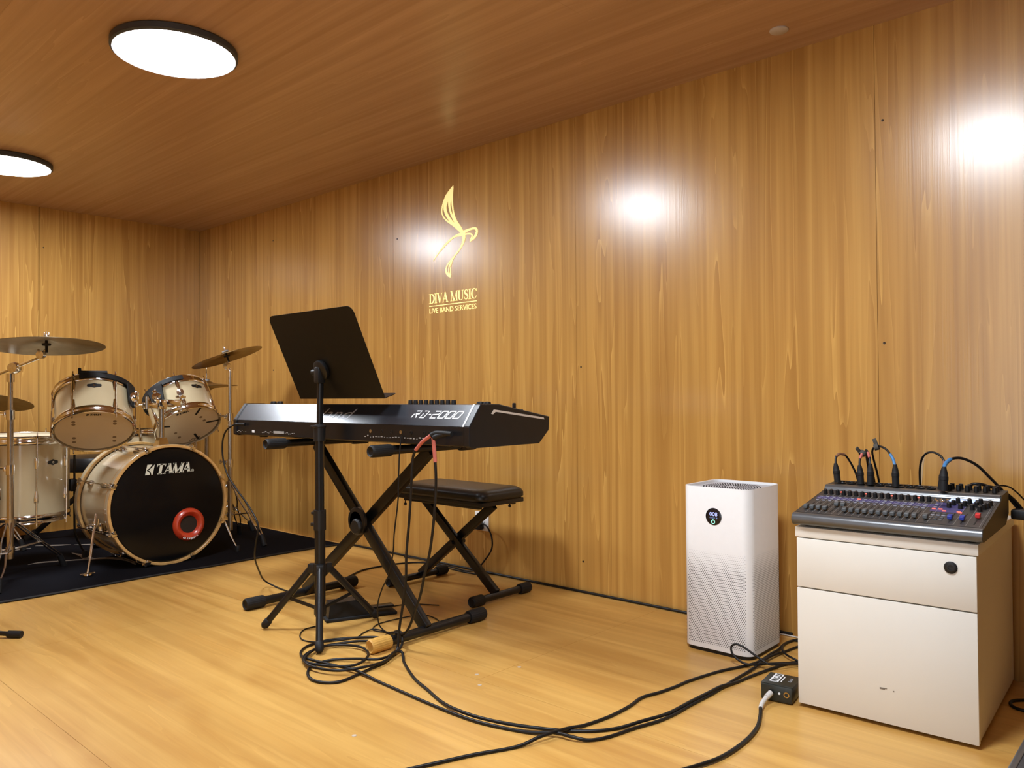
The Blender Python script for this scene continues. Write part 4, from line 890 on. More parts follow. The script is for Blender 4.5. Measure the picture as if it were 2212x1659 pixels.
# bass drum pedal
kp = thing('bass_pedal', 'chrome bass drum pedal on the rug behind the bass drum', 'pedal', (-4.45,1.742,RZ0))
part(kp, 'base_plate', MB().box((-4.47,1.742,RZ0+0.004),(0.30,0.090,0.007),0.002), 'dull_chrome', world=True)
part(kp, 'foot_board', MB().box((0,0,0),(0.26,0.075,0.008),0.003,Matrix.Translation((-4.47,1.742,0.055)) @ Matrix.Rotation(0.18,4,'Y')), 'chrome', world=True)
for s_ in (-1,1):
    part(kp, 'upright', MB().box((-4.345,1.742+s_*0.055,0.10),(0.022,0.012,0.18),0.003), 'dull_chrome', world=True)
part(kp, 'axle', MB().cyl((-4.345,1.68,0.185),(-4.345,1.805,0.185),0.006,n=10), 'chrome', world=True)
part(kp, 'beater', MB().cyl((-4.345,1.742,0.185),(-4.375,1.742,0.33),0.004,n=8).cyl((-4.40,1.742,0.335),(-4.345,1.742,0.345),0.022,n=16), 'felt_grey', world=True)

# leg of a microphone stand at the left edge
mk = thing('microphone_stand', 'black microphone stand, one rubber-tipped leg showing at the left edge', 'stand', (-3.32,0.66,0))
mx, my = -3.32, 0.66
part(mk, 'pole', MB().cyl((mx,my,0.06),(mx,my,1.15),0.011,n=14), 'black_satin', world=True)
part(mk, 'hub', MB().cyl((mx,my,0.10),(mx,my,0.15),0.022,n=16), 'black_plastic', world=True)
part(mk, 'boom', MB().cyl((mx,my,1.16),(mx+0.1,my-0.35,1.30),0.007,n=12), 'black_satin', world=True)
for fx, fy in ((-3.105,0.868),(-3.60,0.70),(-3.20,0.37)):
    d = V(fx-mx,fy-my,0).normalized(); tip = V(fx,fy,0.012)
    part(mk, 'leg', MB().cyl(V(mx,my,0.125 if fx < -3.15 else 0.040), tip, 0.0082, n=12), 'black_satin', world=True)
    part(mk, 'leg_tip', MB().cyl(tip-d*0.034+V(0,0,0.002), tip+d*0.012, 0.0125, n=14), 'black_rubber', world=True)

# ------------------------------------------------------------------ air purifier
AX, AY, AW, AH = -1.205, 2.405, 0.236, 0.530
ap = thing('air_purifier', 'white square-column air purifier with round black display by the wall', 'air purifier', (AX,AY,0))
def column(x0,y0,x1,y1,r,z0,z1,bt=0.0):
    p = rrect(x0,y0,x1,y1,r,n=8); b = MB(); b.prism(p, z1-z0, None, z0); return b
part(ap, 'base', column(AX-AW/2+0.006,AY-AW/2+0.006,AX+AW/2-0.006,AY+AW/2-0.006,0.030,0.0,0.016), 'black_plastic', world=True)
outer = rrect(AX-AW/2,AY-AW/2,AX+AW/2,AY+AW/2,0.034,n=8); inner = rrect(AX-AW/2+0.004,AY-AW/2+0.004,AX+AW/2-0.004,AY+AW/2-0.004,0.030,n=8)
n_ = len(outer); b = MB()
rows = [[(x,y,0.013) for x,y in outer],[(x,y,AH-0.001) for x,y in outer],[((x*0.85+u*0.15),(y*0.85+v_*0.15),AH) for (x,y),(u,v_) in zip(outer,inner)],[(u,v_,AH-0.001) for u,v_ in inner],[(u,v_,AH-0.012) for u,v_ in inner]]
b.v = [Vector(p) for r_ in rows for p in r_]
for i in range(4):
    for k in range(n_): j = (k+1)%n_; b.f.append([i*n_+k,i*n_+j,(i+1)*n_+j,(i+1)*n_+k])
b.f.append(list(range(n_))[::-1]); 
part(ap, 'body', b, 'purifier_white', world=True)
gr = part(ap, 'top_grille', MB().prism(inner, 0.004, None, AH-0.012), 'purifier_grey', world=True, smooth=False)
m_ = MB()
for q in range(9):
    rad = 0.022+q*0.0085; k = 18+q*6
    for i in range(k):
        a = 2*math.pi*i/k; m_.box((AX+rad*math.cos(a),AY+rad*math.sin(a),AH-0.0077),(0.0032,0.0032,0.0008))
part(gr, 'grille_holes', m_, 'hole_dark', world=True, smooth=False)['kind'] = 'stuff'
# perforations: fading in from above, on all four sides
hx = 0.0064; hz = 0.0055
def perf(face):
    b = MB(); nrow = int((0.332-0.030)/hz)
    for r_ in range(nrow):
        z = 0.030+r_*hz; f_ = min(1.0, (0.332-z)/0.075); rad = 0.0017*(0.25+0.75*max(0.0,f_))
        nc = int((AW-0.040)/hx)
        for c_ in range(nc+1):
            u = -((nc)/2)*hx + c_*hx + (hx/2 if r_%2 else 0)
            if abs(u) > AW/2-0.018: continue
            d = abs(u)-(AW/2-0.034); off = 0.0 if d <= 0 else 0.034-math.sqrt(max(0,0.034**2-d*d))
            vs = []
            for k in range(6):
                a = math.pi/3*k; uu = u+rad*math.cos(a); zz = z+rad*math.sin(a)
                w_ = AW/2+0.0003-off
                vs.append({0:(AX+uu,AY-w_,zz),1:(AX+w_,AY+uu,zz),2:(AX-w_,AY+uu,zz),3:(AX+uu,AY+w_,zz)}[face])
            b.add(vs, [[0,1,2,3,4,5]])
    return b
for f_ in range(4):
    o = part(ap, 'perforation', perf(f_), 'hole_dark', world=True, smooth=False); o['kind'] = 'stuff'
AF = frame((-1.209,AY-AW/2,0.437),(1,0,0),(0,0,1))
ds = part(ap, 'display', MB().lathe([(0.0275,-0.001),(0.0275,0.0008),(0.0265,0.0014),(0,0.0014)],48,AF), 'screen_black', world=True)
part(ds, 'reading', MB().text('008',0.0175,AF @ Matrix.Translation((-0.0135,0.002,0.0016)),0.0003,width=0.027), 'screen_blue', world=True, smooth=False)
part(ds, 'caption', MB().text('Outdoor',0.0062,AF @ Matrix.Translation((-0.0135,-0.0055,0.0016)),0.0003,width=0.020).lathe([(0,0),(0.0025,0),(0.0025,0.0003),(0,0.0003)],10,AF @ Matrix.Translation((0.0112,-0.0045,0.0015))), 'screen_dim', world=True, smooth=False)
part(ds, 'power_icon', MB().lathe([(0.0046,0),(0.0068,0),(0.0068,0.0003),(0.0046,0.0003)],24,AF @ Matrix.Translation((-0.0012,-0.0165,0.0015)),closed=True).box((-0.0012,-0.0108,0.0016),(0.0014,0.006,0.0003),0,AF), 'screen_green', world=True, smooth=False)

# ------------------------------------------------------------------ pedestal cabinet
CR = math.radians(2.3)
cb = thing('pedestal_cabinet', 'off-white two-drawer pedestal cabinet carrying the mixer', 'cabinet', (-0.6365,2.062,0), rotz=CR)
CW, CD, CH = 0.417, 0.545, 0.475
part(cb, 'carcass', MB().box((0,CD/2+0.009,0.012+0.22),(CW-0.004,CD-0.018,0.44)), 'cabinet_side', smooth=False)
part(cb, 'top_board', MB().box((0,CD/2,CH-0.0135),(CW+0.008,CD,0.027),0.0015), 'cabinet_white')
dw = part(cb, 'drawer', MB().box((0,0.009,0.3815),(CW,0.018,0.128),0.0012), 'cabinet_white')
part(dw, 'lock', MB().lathe([(0.0145,0),(0.0145,0.002),(0.0125,0.0035),(0.006,0.0035),(0.006,0.001),(0,0.001)],28,frame((0.155,0.0,0.415),(1,0,0),(0,0,1))), 'black_plastic', label='round black lock')
lw = part(cb, 'drawer', MB().box((0,0.009,0.162),(CW,0.018,0.304),0.0012), 'cabinet_white')
part(lw, 'scuff_mark', MB().box((0.0,-0.0002,0.095),(0.012,0.0006,0.0045)).box((0.008,-0.0002,0.0965),(0.006,0.0006,0.002)).box((0.026,-0.0002,0.0935),(0.003,0.0006,0.003)), 'scuff', smooth=False)
for x, y in ((-0.17,0.06),(0.17,0.06),(-0.17,0.48),(0.17,0.48)):
    part(cb, 'foot', MB().cyl((x,y,0),(x,y,0.014),0.018,n=16), 'black_plastic')

# ------------------------------------------------------------------ mixer
mw = 0.440; MZ = CH
mx_ = thing('mixing_console', 'dark grey digital mixing console on the white cabinet', 'mixer', (-0.632,2.046,MZ), rotz=CR)
XYZ = frame((-mw/2,0,0),(0,1,0),(0,0,1),(1,0,0))
prof = [(0.020,0.006),(0.004,0.012),(0.0,0.020),(0.002,0.029),(0.010,0.035),(0.020,0.037),(0.262,0.074),(0.270,0.084),(0.277,0.087),(0.384,0.090),(0.388,0.080),(0.388,0.030),(0.34,0.006)]
bd = part(mx_, 'chassis', MB().prism(prof, mw, XYZ), 'mixer_side', smooth=False)
rail = [(0.020,0.0065)] + [(0.0155-0.0165*math.cos(math.radians(t_)), 0.0220+0.0160*math.sin(math.radians(t_))) for t_ in range(-75,91,11)] + [(0.022,0.0372)]
part(mx_, 'front_rail', MB().prism(rail, mw-0.002, XYZ @ Matrix.Translation((0,0,0.001))), 'mixer_grey', ang=50)
part(mx_, 'ridge_rail', MB().prism([(0.256,0.0735)]+[(0.276-0.0175*math.cos(math.radians(t_)),0.0735+0.0155*math.sin(math.radians(t_))) for t_ in range(10,91,10)]+[(0.288,0.0885),(0.288,0.080)], mw-0.004, XYZ @ Matrix.Translation((0,-0.0004,0.002))), 'mixer_grey')
su = Vector((0,0.242,0.037)).normalized()
def MF(x, y, lift=0.0):             # frame on the sloped top; x from left edge, y along the slope from the front
    o = Vector((-mw/2+x, 0.020, 0.037)) + su*y; return frame(o,(1,0,0),su) @ Matrix.Translation((0,0,lift))
part(mx_, 'panel', MB().box((0,0,0.0004),(mw-0.012,0.236,0.0008),0,MF(mw/2,0.122)), 'mixer_panel', smooth=False)
part(mx_, 'violet_band', MB().box((0,0,0.0010),(0.325,0.030,0.0004),0,MF(0.172,0.158)), 'mixer_violet', smooth=False)
part(mx_, 'violet_band', MB().box((0,0,0.0010),(0.072,0.085,0.0004),0,MF(0.340,0.150)), 'mixer_violet', smooth=False)
pitch = 0.0166; x0 = 0.020
def mesh_part(name, mb, m, smooth=True): return part(mx_, name, mb, m, smooth=smooth)
fb = MB().box((0,0,0.0085),(0.0105,0.019,0.009),0.0012,seg=1).box((0,0,0.013),(0.010,0.006,0.0015)).cyl((0,0,0),(0,0,0.005),0.0022,n=8)
slb = MB().box((0,0,0.0011),(0.0022,0.085,0.0006))
knb = MB().lathe([(0.0058,0.001),(0.0058,0.003),(0.0050,0.0135),(0.0040,0.0145),(0,0.0145)],14).box((0,0.003,0.0147),(0.0012,0.004,0.0006))
bub = MB().box((0,0,0.0016),(0.0085,0.0050,0.0026),0.0006,seg=1)
lnb = MB().box((0,0,0.0011),(0.0007,0.215,0.0004))
proto = {}
def putm(kind, mb, m, x, y, lift=0.0, name=None):
    key = (kind, m)
    if key not in proto: o = part(mx_, name or kind, mb, m); proto[key] = o
    else: o = inst(proto[key], mx_)
    o.matrix_basis = MF(x, y, lift); return o
random.seed(11)
for i in range(18):
    x = x0+pitch*i + (0.008 if i >= 17 else 0)
    fy = 0.082 if i in (4,5) else 0.038
    putm('fader_slot', slb, 'hole_dark', x, 0.066)
    putm('fader_cap', fb, 'fader_grey', x, fy, 0.0)
    putm('divider_line', lnb, 'grey_print', x+pitch/2, 0.115)
    if i < 17: putm('knob', knb, 'black_plastic', x, 0.196)
    for k, y in enumerate((0.128,0.146,0.164)):
        lit = (i == 6 and k == 2) or (i == 17 and k == 0)
        putm('button', bub, 'button_lit' if lit else 'button_grey', x, y)
    if i in (2,6,10,14): putm('button', bub, 'button_lit', x+0.004, 0.222)
for x in (0.318,0.330,0.342): putm('button', bub, 'button_grey', x, 0.075)
for x in (0.318,0.330,0.342): 
    for y in (0.040,0.056,0.092): putm('button', bub, 'mixer_grey', x, y)
for x, y in ((0.325,0.130),(0.336,0.116),(0.368,0.117),(0.372,0.110)): putm('button', bub, 'button_lit', x, y)
for x, y in ((0.300,0.205),(0.312,0.205),(0.306,0.190),(0.318,0.190),(0.326,0.208)):
    putm('trim_pot', MB().lathe([(0.0045,0.001),(0.004,0.006),(0.0015,0.007),(0,0.005)],12), 'chrome', x, y)
for x, y in ((0.340,0.152),(0.346,0.176),(0.352,0.200),(0.366,0.150),(0.372,0.175),(0.378,0.200),(0.392,0.150),(0.398,0.175),(0.402,0.205),(0.410,0.140),(0.416,0.160),(0.425,0.195),(0.422,0.175)):
    putm('knob', MB().lathe([(0.0075,0.001),(0.0075,0.003),(0.0066,0.015),(0.0055,0.016),(0,0.016)],16), 'black_plastic', x, y)
putm('display', MB().box((0,0,0.0018),(0.056,0.024,0.0016),0.0006), 'screen_lcd', 0.358, 0.222)
for x, m, y in ((0.362,'fader_blue',0.048),(0.388,'fader_blue',0.048),(0.416,'fader_red',0.078)):
    putm('fader_slot', slb, 'hole_dark', x, 0.066)
    putm('fader_cap', fb, m, x, y)
    putm('divider_line', lnb, 'grey_print', x+0.013, 0.115)
# rear sockets
jb = MB().lathe([(0.0120,0),(0.0120,0.002),(0.0095,0.0022),(0.0085,0.0005),(0,0.0005)],18).box((0.0,-0.0115,0.0015),(0.007,0.004,0.002),0.0005,seg=1)
jacks = []
for i in range(10):
    for k in range(2):
        x = -mw/2+0.020+i*0.0262+(0.0131 if k else 0); y = 0.318 if k else 0.352
        if x > 0.075: continue
        if not jacks: o = part(mx_, 'input_socket', jb, 'black_plastic')
        else: o = inst(jacks[0], mx_)
        o.location = (x,y,0.0885+(y-0.277)*0.02); jacks.append(o)
for i in range(6):
    for k in range(2):
        o = part(mx_, 'output_knob', MB().lathe([(0.0062,0),(0.0056,0.015),(0,0.016)],14,Matrix.Translation((0.094+i*0.021,0.352-k*0.036,0.089))), 'black_plastic') if (i,k) == (0,0) else inst(o0, mx_, (i*0.021,-k*0.036,0))
        if (i,k) == (0,0): o0 = o
part(mx_, 'knob', MB().lathe([(0.009,0),(0.009,0.008),(0.006,0.012),(0,0.013)],14,axis_frame((0.062,0.384,0.098),(0.2,-0.6,0.8))), 'fader_red', label='small red knob')
for x in (-0.19,0.19):
    for y in (0.05,0.33): part(mx_, 'foot', MB().cyl((x,y,0),(x,y,0.008),0.010,n=12), 'black_rubber')

# ------------------------------------------------------------------ cables
def cable(name, label, pts, r, m='cable_black', sub=6, sleeves=(), group='black cables', plug=None, cat='cable'):
    P0 = Vector(pts[0]); loc = (P0.x,P0.y,0 if P0.z < 0.3 or True else P0.z)
    t = thing(name, label, cat, (P0.x,P0.y,min(p[2] for p in pts)-r), group=group)
    part(t, 'cord', MB().tube(pts, r, 8, sub), m, world=True, ang=60)
    for (i0, i1, mm) in sleeves:
        part(t, 'sleeve', MB().tube(pts[i0:i1+1], r*1.35, 10, sub), mm, world=True, ang=60)
    return t
def xlr(t, base, top, sc=1.0):
    base = Vector(base); top = Vector(top); A = axis_frame(base, top-base); L_ = (top-base).length
    part(t, 'connector', MB().lathe([(0.0092*sc,0),(0.0092*sc,L_*0.44),(0.0100*sc,L_*0.45),(0.0100*sc,L_*0.60),(0.0090*sc,L_*0.62),(0.0082*sc,L_*0.75),(0.0050*sc,L_*0.97),(0.0046*sc,L_),(0,L_)],18,A), 'black_rubber', world=True)
A_=[(-1.818,1.630,0.706),(-1.859,1.632,0.685),(-1.894,1.634,0.658),(-1.914,1.637,0.619),(-1.924,1.639,0.522),(-1.937,1.641,0.424),(-1.953,1.643,0.321),(-1.959,1.645,0.235),(-1.977,1.648,0.157),(-1.990,1.642,0.072),(-1.985,1.630,0.014),(-1.962,1.588,0.004),(-1.936,1.532,0.004),(-1.925,1.482,0.004),(-1.914,1.425,0.004),(-1.904,1.355,0.004),(-1.930,1.318,0.004),(-1.979,1.306,0.004),(-2.041,1.332,0.004),(-2.082,1.380,0.004),(-2.075,1.439,0.006),(-2.016,1.490,0.010),(-1.959,1.526,0.012),(-1.955,1.575,0.012),(-1.972,1.635,0.022),(-2.012,1.672,0.046),(-2.055,1.682,0.044),(-2.122,1.690,0.006),(-2.175,1.669,0.004),(-2.248,1.571,0.004),(-2.260,1.498,0.004),(-2.240,1.445,0.004),(-2.195,1.408,0.004),(-2.131,1.391,0.010),(-2.018,1.410,0.010),(-1.931,1.427,0.010),(-1.824,1.425,0.004),(-1.720,1.419,0.004),(-1.608,1.413,0.004),(-1.493,1.410,0.004),(-1.391,1.417,0.004),(-1.279,1.449,0.004),(-1.212,1.483,0.010),(-1.167,1.492,0.010),(-1.134,1.515,0.004),(-1.109,1.561,0.004),(-1.090,1.641,0.004),(-1.067,1.720,0.004),(-1.059,1.789,0.004),(-1.058,1.860,0.004),(-1.053,1.960,0.004),(-1.053,2.036,0.004),(-1.055,2.103,0.004),(-1.053,2.229,0.006),(-1.055,2.319,0.010),(-1.052,2.377,0.010),(-1.047,2.445,0.004),(-1.034,2.524,0.004),(-1.010,2.560,0.004)]
B_=[(-1.807,1.630,0.699),(-1.807,1.633,0.671),(-1.804,1.635,0.624),(-1.805,1.638,0.554),(-1.818,1.641,0.450),(-1.843,1.646,0.344),(-1.871,1.649,0.271),(-1.896,1.652,0.198),(-1.924,1.655,0.146),(-1.953,1.657,0.090),(-1.985,1.660,0.056),(-2.024,1.664,0.048),(-2.060,1.662,0.042),(-2.115,1.645,0.010),(-2.159,1.596,0.010),(-2.194,1.505,0.010),(-2.179,1.422,0.010),(-2.129,1.374,0.010),(-2.066,1.369,0.014),(-2.002,1.399,0.014),(-1.962,1.450,0.014),(-1.994,1.518,0.014),(-2.060,1.563,0.010),(-2.119,1.566,0.010),(-2.182,1.525,0.010),(-2.197,1.473,0.010),(-2.154,1.406,0.014),(-2.103,1.362,0.014),(-2.031,1.356,0.014),(-1.964,1.382,0.014),(-1.931,1.427,0.016),(-1.920,1.486,0.014),(-1.930,1.542,0.012),(-1.955,1.590,0.018),(-1.955,1.622,0.012),(-1.925,1.605,0.006),(-1.884,1.575,0.004),(-1.762,1.510,0.004),(-1.664,1.475,0.004),(-1.574,1.443,0.004),(-1.487,1.422,0.010),(-1.401,1.428,0.010),(-1.311,1.454,0.010),(-1.223,1.511,0.004),(-1.159,1.561,0.004),(-1.121,1.614,0.004),(-1.090,1.680,0.010),(-1.067,1.761,0.010),(-1.062,1.867,0.010),(-1.056,1.965,0.010),(-1.052,2.025,0.010),(-1.041,2.097,0.004),(-1.029,2.185,0.004),(-1.007,2.297,0.004),(-0.993,2.350,0.004),(-0.975,2.381,0.004),(-0.955,2.427,0.004)]
ca1 = cable('audio_cable', 'black piano cable with the left red sleeve, coiled on floor', A_, 0.0043, sleeves=((0,2,'sleeve_red'),), group='cables from piano to mixer')
ca2 = cable('audio_cable', 'black piano cable with the right red sleeve hanging straight down', B_, 0.0043, sleeves=((0,2,'sleeve_red'),), group='cables from piano to mixer')
for t_, p0 in ((ca1,(-1.818,1.630,0.706)),(ca2,(-1.807,1.630,0.699))):
    q = V(-1.74 if t_ is ca1 else -1.765,1.645,0.712)
    part(t_, 'jack_plug', MB().tube([p0,(p0[0]+0.02,1.638,p0[2]+0.008),q],0.008,12,4), 'black_rubber', world=True)
C_=[(-1.991,1.657,0.700),(-1.996,1.652,0.637),(-2.006,1.655,0.537),(-2.009,1.655,0.482),(-2.041,1.665,0.371),(-2.059,1.675,0.309),(-2.099,1.690,0.228),(-2.149,1.700,0.169),(-2.187,1.710,0.106),(-2.215,1.735,0.030),(-2.190,1.745,0.003),(-2.096,1.727,0.003),(-2.060,1.735,0.003)]
cable('pedal_cable', 'thin black cable hanging from the middle of the piano', C_, 0.0024, group='thin pedal cables')
cable('pedal_cable', 'thin black cable looped under the right stand leg', [(-2.089,1.924,0.003),(-2.178,1.969,0.003),(-2.253,1.963,0.003),(-2.278,1.870,0.003),(-2.280,1.783,0.003),(-2.244,1.732,0.003),(-2.206,1.731,0.003),(-2.147,1.748,0.006),(-2.080,1.752,0.003)], 0.0022, group='thin pedal cables')
cable('pedal_cable', 'thin black cable curling out beside the front music stand leg', [(-2.423,1.640,0.003),(-2.428,1.573,0.003),(-2.374,1.519,0.003),(-2.315,1.500,0.003),(-2.260,1.532,0.003),(-2.211,1.628,0.003),(-2.235,1.683,0.003),(-2.235,1.728,0.006),(-2.173,1.737,0.006),(-2.084,1.716,0.003)], 0.0024, group='thin pedal cables')
cable('pedal_cable', 'very thin black lead running back from the foot pedal', [(-2.42,1.90,0.010),(-2.43,1.96,0.003),(-2.40,2.04,0.003),(-2.30,2.10,0.003)], 0.002, group='thin pedal cables')
cable('floor_cable', 'black cable crossing the front floor from lower left up to the purifier', [(-1.36,1.10,0.004),(-1.317,1.206,0.004),(-1.286,1.282,0.004),(-1.240,1.375,0.004),(-1.218,1.441,0.014),(-1.202,1.517,0.012),(-1.192,1.578,0.004),(-1.177,1.658,0.004),(-1.175,1.746,0.004),(-1.183,1.823,0.004),(-1.167,1.884,0.004),(-1.155,1.952,0.004),(-1.148,2.020,0.004),(-1.120,2.144,0.004),(-1.085,2.235,0.004),(-1.066,2.300,0.006),(-1.064,2.380,0.010),(-1.068,2.442,0.006),(-1.080,2.530,0.004),(-1.065,2.590,0.004),(-1.03,2.61,0.004)], 0.0044, group='cables from piano to mixer')
cable('floor_cable', 'black cable springing up in a loop against the purifier corner', [(-0.93,2.40,0.005),(-0.970,2.330,0.012),(-0.995,2.280,0.018),(-1.015,2.255,0.020),(-1.045,2.250,0.033),(-1.075,2.245,0.050),(-1.100,2.240,0.062),(-1.118,2.238,0.062),(-1.128,2.236,0.050),(-1.122,2.234,0.033),(-1.100,2.232,0.018),(-1.070,2.235,0.012),(-1.030,2.28,0.012),(-0.98,2.34,0.010),(-0.94,2.37,0.005)], 0.0034, group='cables between purifier and cabinet')
cable('floor_cable', 'short black cable behind the purifier running under the cabinet side', [(-1.07,2.575,0.004),(-1.03,2.57,0.004),(-0.98,2.55,0.004),(-0.92,2.53,0.004)], 0.0034, group='cables between purifier and cabinet')
cable('floor_cable', 'short black cable slanting beside the purifier into the cable heap', [(-1.070,2.480,0.012),(-1.045,2.418,0.016),(-1.020,2.390,0.014),(-0.995,2.376,0.012),(-0.95,2.365,0.005)], 0.0034, group='cables between purifier and cabinet')
cable('white_cord', 'thin white cord at the wall between purifier and cabinet', [(-1.16,2.615,0.003),(-1.10,2.618,0.003),(-1.02,2.612,0.003),(-0.94,2.615,0.003)], 0.0026, 'cable_white', group='white cord')
cable('skirting_cable', 'long black cable lying along the foot of the wall', [(-3.64,2.628,0.006),(-3.0,2.630,0.006),(-2.4,2.628,0.006),(-1.8,2.630,0.006),(-1.31,2.628,0.006),(-1.1,2.630,0.006)], 0.0055, sub=3, group='black mains cables')
cable('mains_cable', 'black power cord curving down from the wall socket', [(-2.585,2.612,0.222),(-2.545,2.606,0.232),(-2.510,2.600,0.215),(-2.488,2.600,0.175),(-2.490,2.600,0.125),(-2.525,2.596,0.075),(-2.580,2.592,0.020),(-2.640,2.588,0.005),(-2.720,2.600,0.004),(-2.800,2.608,0.004),(-2.880,2.600,0.004),(-2.960,2.570,0.004),(-3.010,2.500,0.004),(-3.032,2.418,0.004),(-3.036,2.289,0.004),(-2.977,2.162,0.004),(-2.930,2.095,0.004)], 0.0038, group='black mains cables')
cable('mains_cable', 'black cord leaving the wall cable behind the bench', [(-3.12,2.612,0.004),(-2.976,2.606,0.010),(-2.883,2.590,0.004),(-2.736,2.575,0.004),(-2.625,2.570,0.004),(-2.50,2.585,0.004)], 0.0034, group='black mains cables')
pl = cable('mains_cable', 'black cable drooping from the left end of the piano to the floor', [(-2.988,1.655,0.716),(-3.038,1.640,0.715),(-3.102,1.640,0.695),(-3.141,1.642,0.662),(-3.158,1.645,0.617),(-3.156,1.648,0.565),(-3.125,1.650,0.503),(-3.057,1.655,0.444),(-2.984,1.659,0.394),(-2.925,1.659,0.350),(-2.893,1.660,0.305),(-2.915,1.660,0.227),(-2.955,1.680,0.167),(-3.026,1.740,0.093),(-3.090,1.800,0.035),(-3.060,1.835,0.006),(-2.980,1.830,0.004),(-2.90,1.825,0.006),(-2.862,1.823,0.010)], 0.0036, group='black mains cables')
part(pl, 'plug', MB().tube([(-2.988,1.655,0.716),(-3.012,1.642,0.717),(-3.030,1.640,0.716)],0.0065,10,3), 'black_rubber', world=True)

# wall socket
ol = thing('wall_socket', 'white double wall socket low on the wall behind the bench', 'socket', (-2.587,YW,0.205))
OF = frame((-2.587,YW,0.2385),(1,0,0),(0,0,1))
part(ol, 'face_plate', MB().box((0,0,0.004),(0.086,0.088,0.008),0.002,OF), 'outlet_white', world=True)
for dx in (-0.02,0.02): part(ol, 'socket_hole', MB().box((dx,0.010,0.0082),(0.006,0.003,0.0006),0,OF).box((dx,-0.004,0.0082),(0.003,0.007,0.0006),0,OF), 'hole_dark', world=True, smooth=False)
pg = thing('power_plug', 'black plug pushed into the white wall socket', 'plug', (-2.587,YW-0.03,0.205))
part(pg, 'body', MB().box((0,-0.020,0.024),(0.040,0.034,0.030),0.006,OF), 'black_rubber', world=True)
part(pg, 'strain_relief', MB().cyl((-2.587,YW-0.028,0.216),(-2.560,YW-0.032,0.230),0.006,n=10), 'black_rubber', world=True)

# direct box and its lead
db = thing('direct_box', 'small dark direct-injection box on the floor beside the cabinet', 'audio box', (-0.905,2.085,0), rotz=math.radians(8))
part(db, 'case', MB().box((0,0,0.024),(0.082,0.098,0.042),0.003), 'di_box')
part(db, 'top_cover', MB().box((0,0,0.0455),(0.084,0.090,0.003),0.001), 'di_box')
for x in (-0.03,0.03):
    for y in (-0.035,0.035): part(db, 'foot', MB().cyl((x,y,0),(x,y,0.004),0.006,n=10), 'black_rubber')
part(db, 'name_plate', MB().box((-0.014,0.008,0.0472),(0.024,0.066,0.0004)), 'white_print', smooth=False)
part(db, 'lettering', MB().text('PRO DI',0.022,frame((-0.006,-0.022,0.0477),(0,1,0),(-1,0,0)),0.0004,width=0.060,offset=0.0006), 'di_box', smooth=False)
part(db, 'small_print', MB().box((0.004,0.004,0.0472),(0.003,0.044,0.0004)), 'white_print', smooth=False)
part(db, 'script_mark', MB().text('Radial',0.012,frame((0.028,-0.01,0.0472),(0,1,0),(-1,0,0)),0.0004,shear=0.3), 'silver_print', smooth=False)
EF = frame((0,-0.049,0.024),(1,0,0),(0,0,1))
part(db, 'indicator', MB().lathe([(0.0032,0),(0.003,0.002),(0,0.0025)],10,EF @ Matrix.Translation((0.008,0.002,0))), 'white_print')
part(db, 'jack_socket', MB().lathe([(0.0075,0),(0.0075,0.002),(0.0050,0.002),(0.0050,0.0003)],18,EF @ Matrix.Translation((0.027,0.002,0)),closed=True), 'gold')
part(db, 'jack_socket', MB().lathe([(0.0075,0),(0.0075,0.003),(0.0040,0.003),(0,0.003)],18,EF @ Matrix.Translation((-0.014,0.002,0))), 'black_plastic')
J = [(-0.910,2.028,0.026),(-0.912,2.006,0.020),(-0.912,1.980,0.012),(-0.905,1.955,0.008),(-0.888,1.915,0.006),(-0.862,1.839,0.006),(-0.850,1.746,0.006),(-0.854,1.639,0.006),(-0.880,1.550,0.006),(-0.92,1.46,0.006),(-0.98,1.36,0.006)]
il = cable('instrument_lead', 'thick black lead with white plug running from the direct box', J, 0.0048, group='instrument lead')
part(il, 'plug_shell', MB().tube(J[:2],0.0075,12,4).tube(J[1:4],0.0060,12,4), 'cable_white', world=True)

# plugs and leads on the mixer
def mixer_lead(label, base, top, pts, r=0.0030, sleeves=(), sc=1.0):
    t = cable('microphone_lead', label, pts, r, sleeves=sleeves, group='plugged leads on the mixer')
    t.location.z = wm(t).translation.z
    if base: xlr(t, base, top, sc)
    return t
mixer_lead('black lead with upright plug at the left end of the mixer', (-0.842,2.350,0.566), (-0.848,2.352,0.622), [(-0.848,2.352,0.618),(-0.850,2.362,0.640),(-0.844,2.374,0.648),(-0.835,2.390,0.645),(-0.826,2.405,0.626),(-0.814,2.420,0.590),(-0.812,2.440,0.550),(-0.812,2.450,0.50)], sleeves=((1,3,'sleeve_brown'),))
mixer_lead('black lead with a red sleeve, left of the tied pair', (-0.776,2.350,0.566), (-0.780,2.352,0.620), [(-0.780,2.352,0.618),(-0.782,2.362,0.637),(-0.779,2.372,0.652),(-0.775,2.384,0.655),(-0.773,2.400,0.642),(-0.770,2.420,0.61),(-0.768,2.445,0.56),(-0.768,2.455,0.50)], sleeves=((1,2,'sleeve_red'),))
mixer_lead('black lead with a red sleeve, right of the tied pair', (-0.748,2.345,0.566), (-0.749,2.348,0.626), [(-0.749,2.348,0.622),(-0.754,2.358,0.642),(-0.762,2.370,0.656),(-0.771,2.382,0.662),(-0.777,2.400,0.651),(-0.782,2.430,0.61),(-0.782,2.455,0.53)], sleeves=((1,2,'sleeve_red'),))
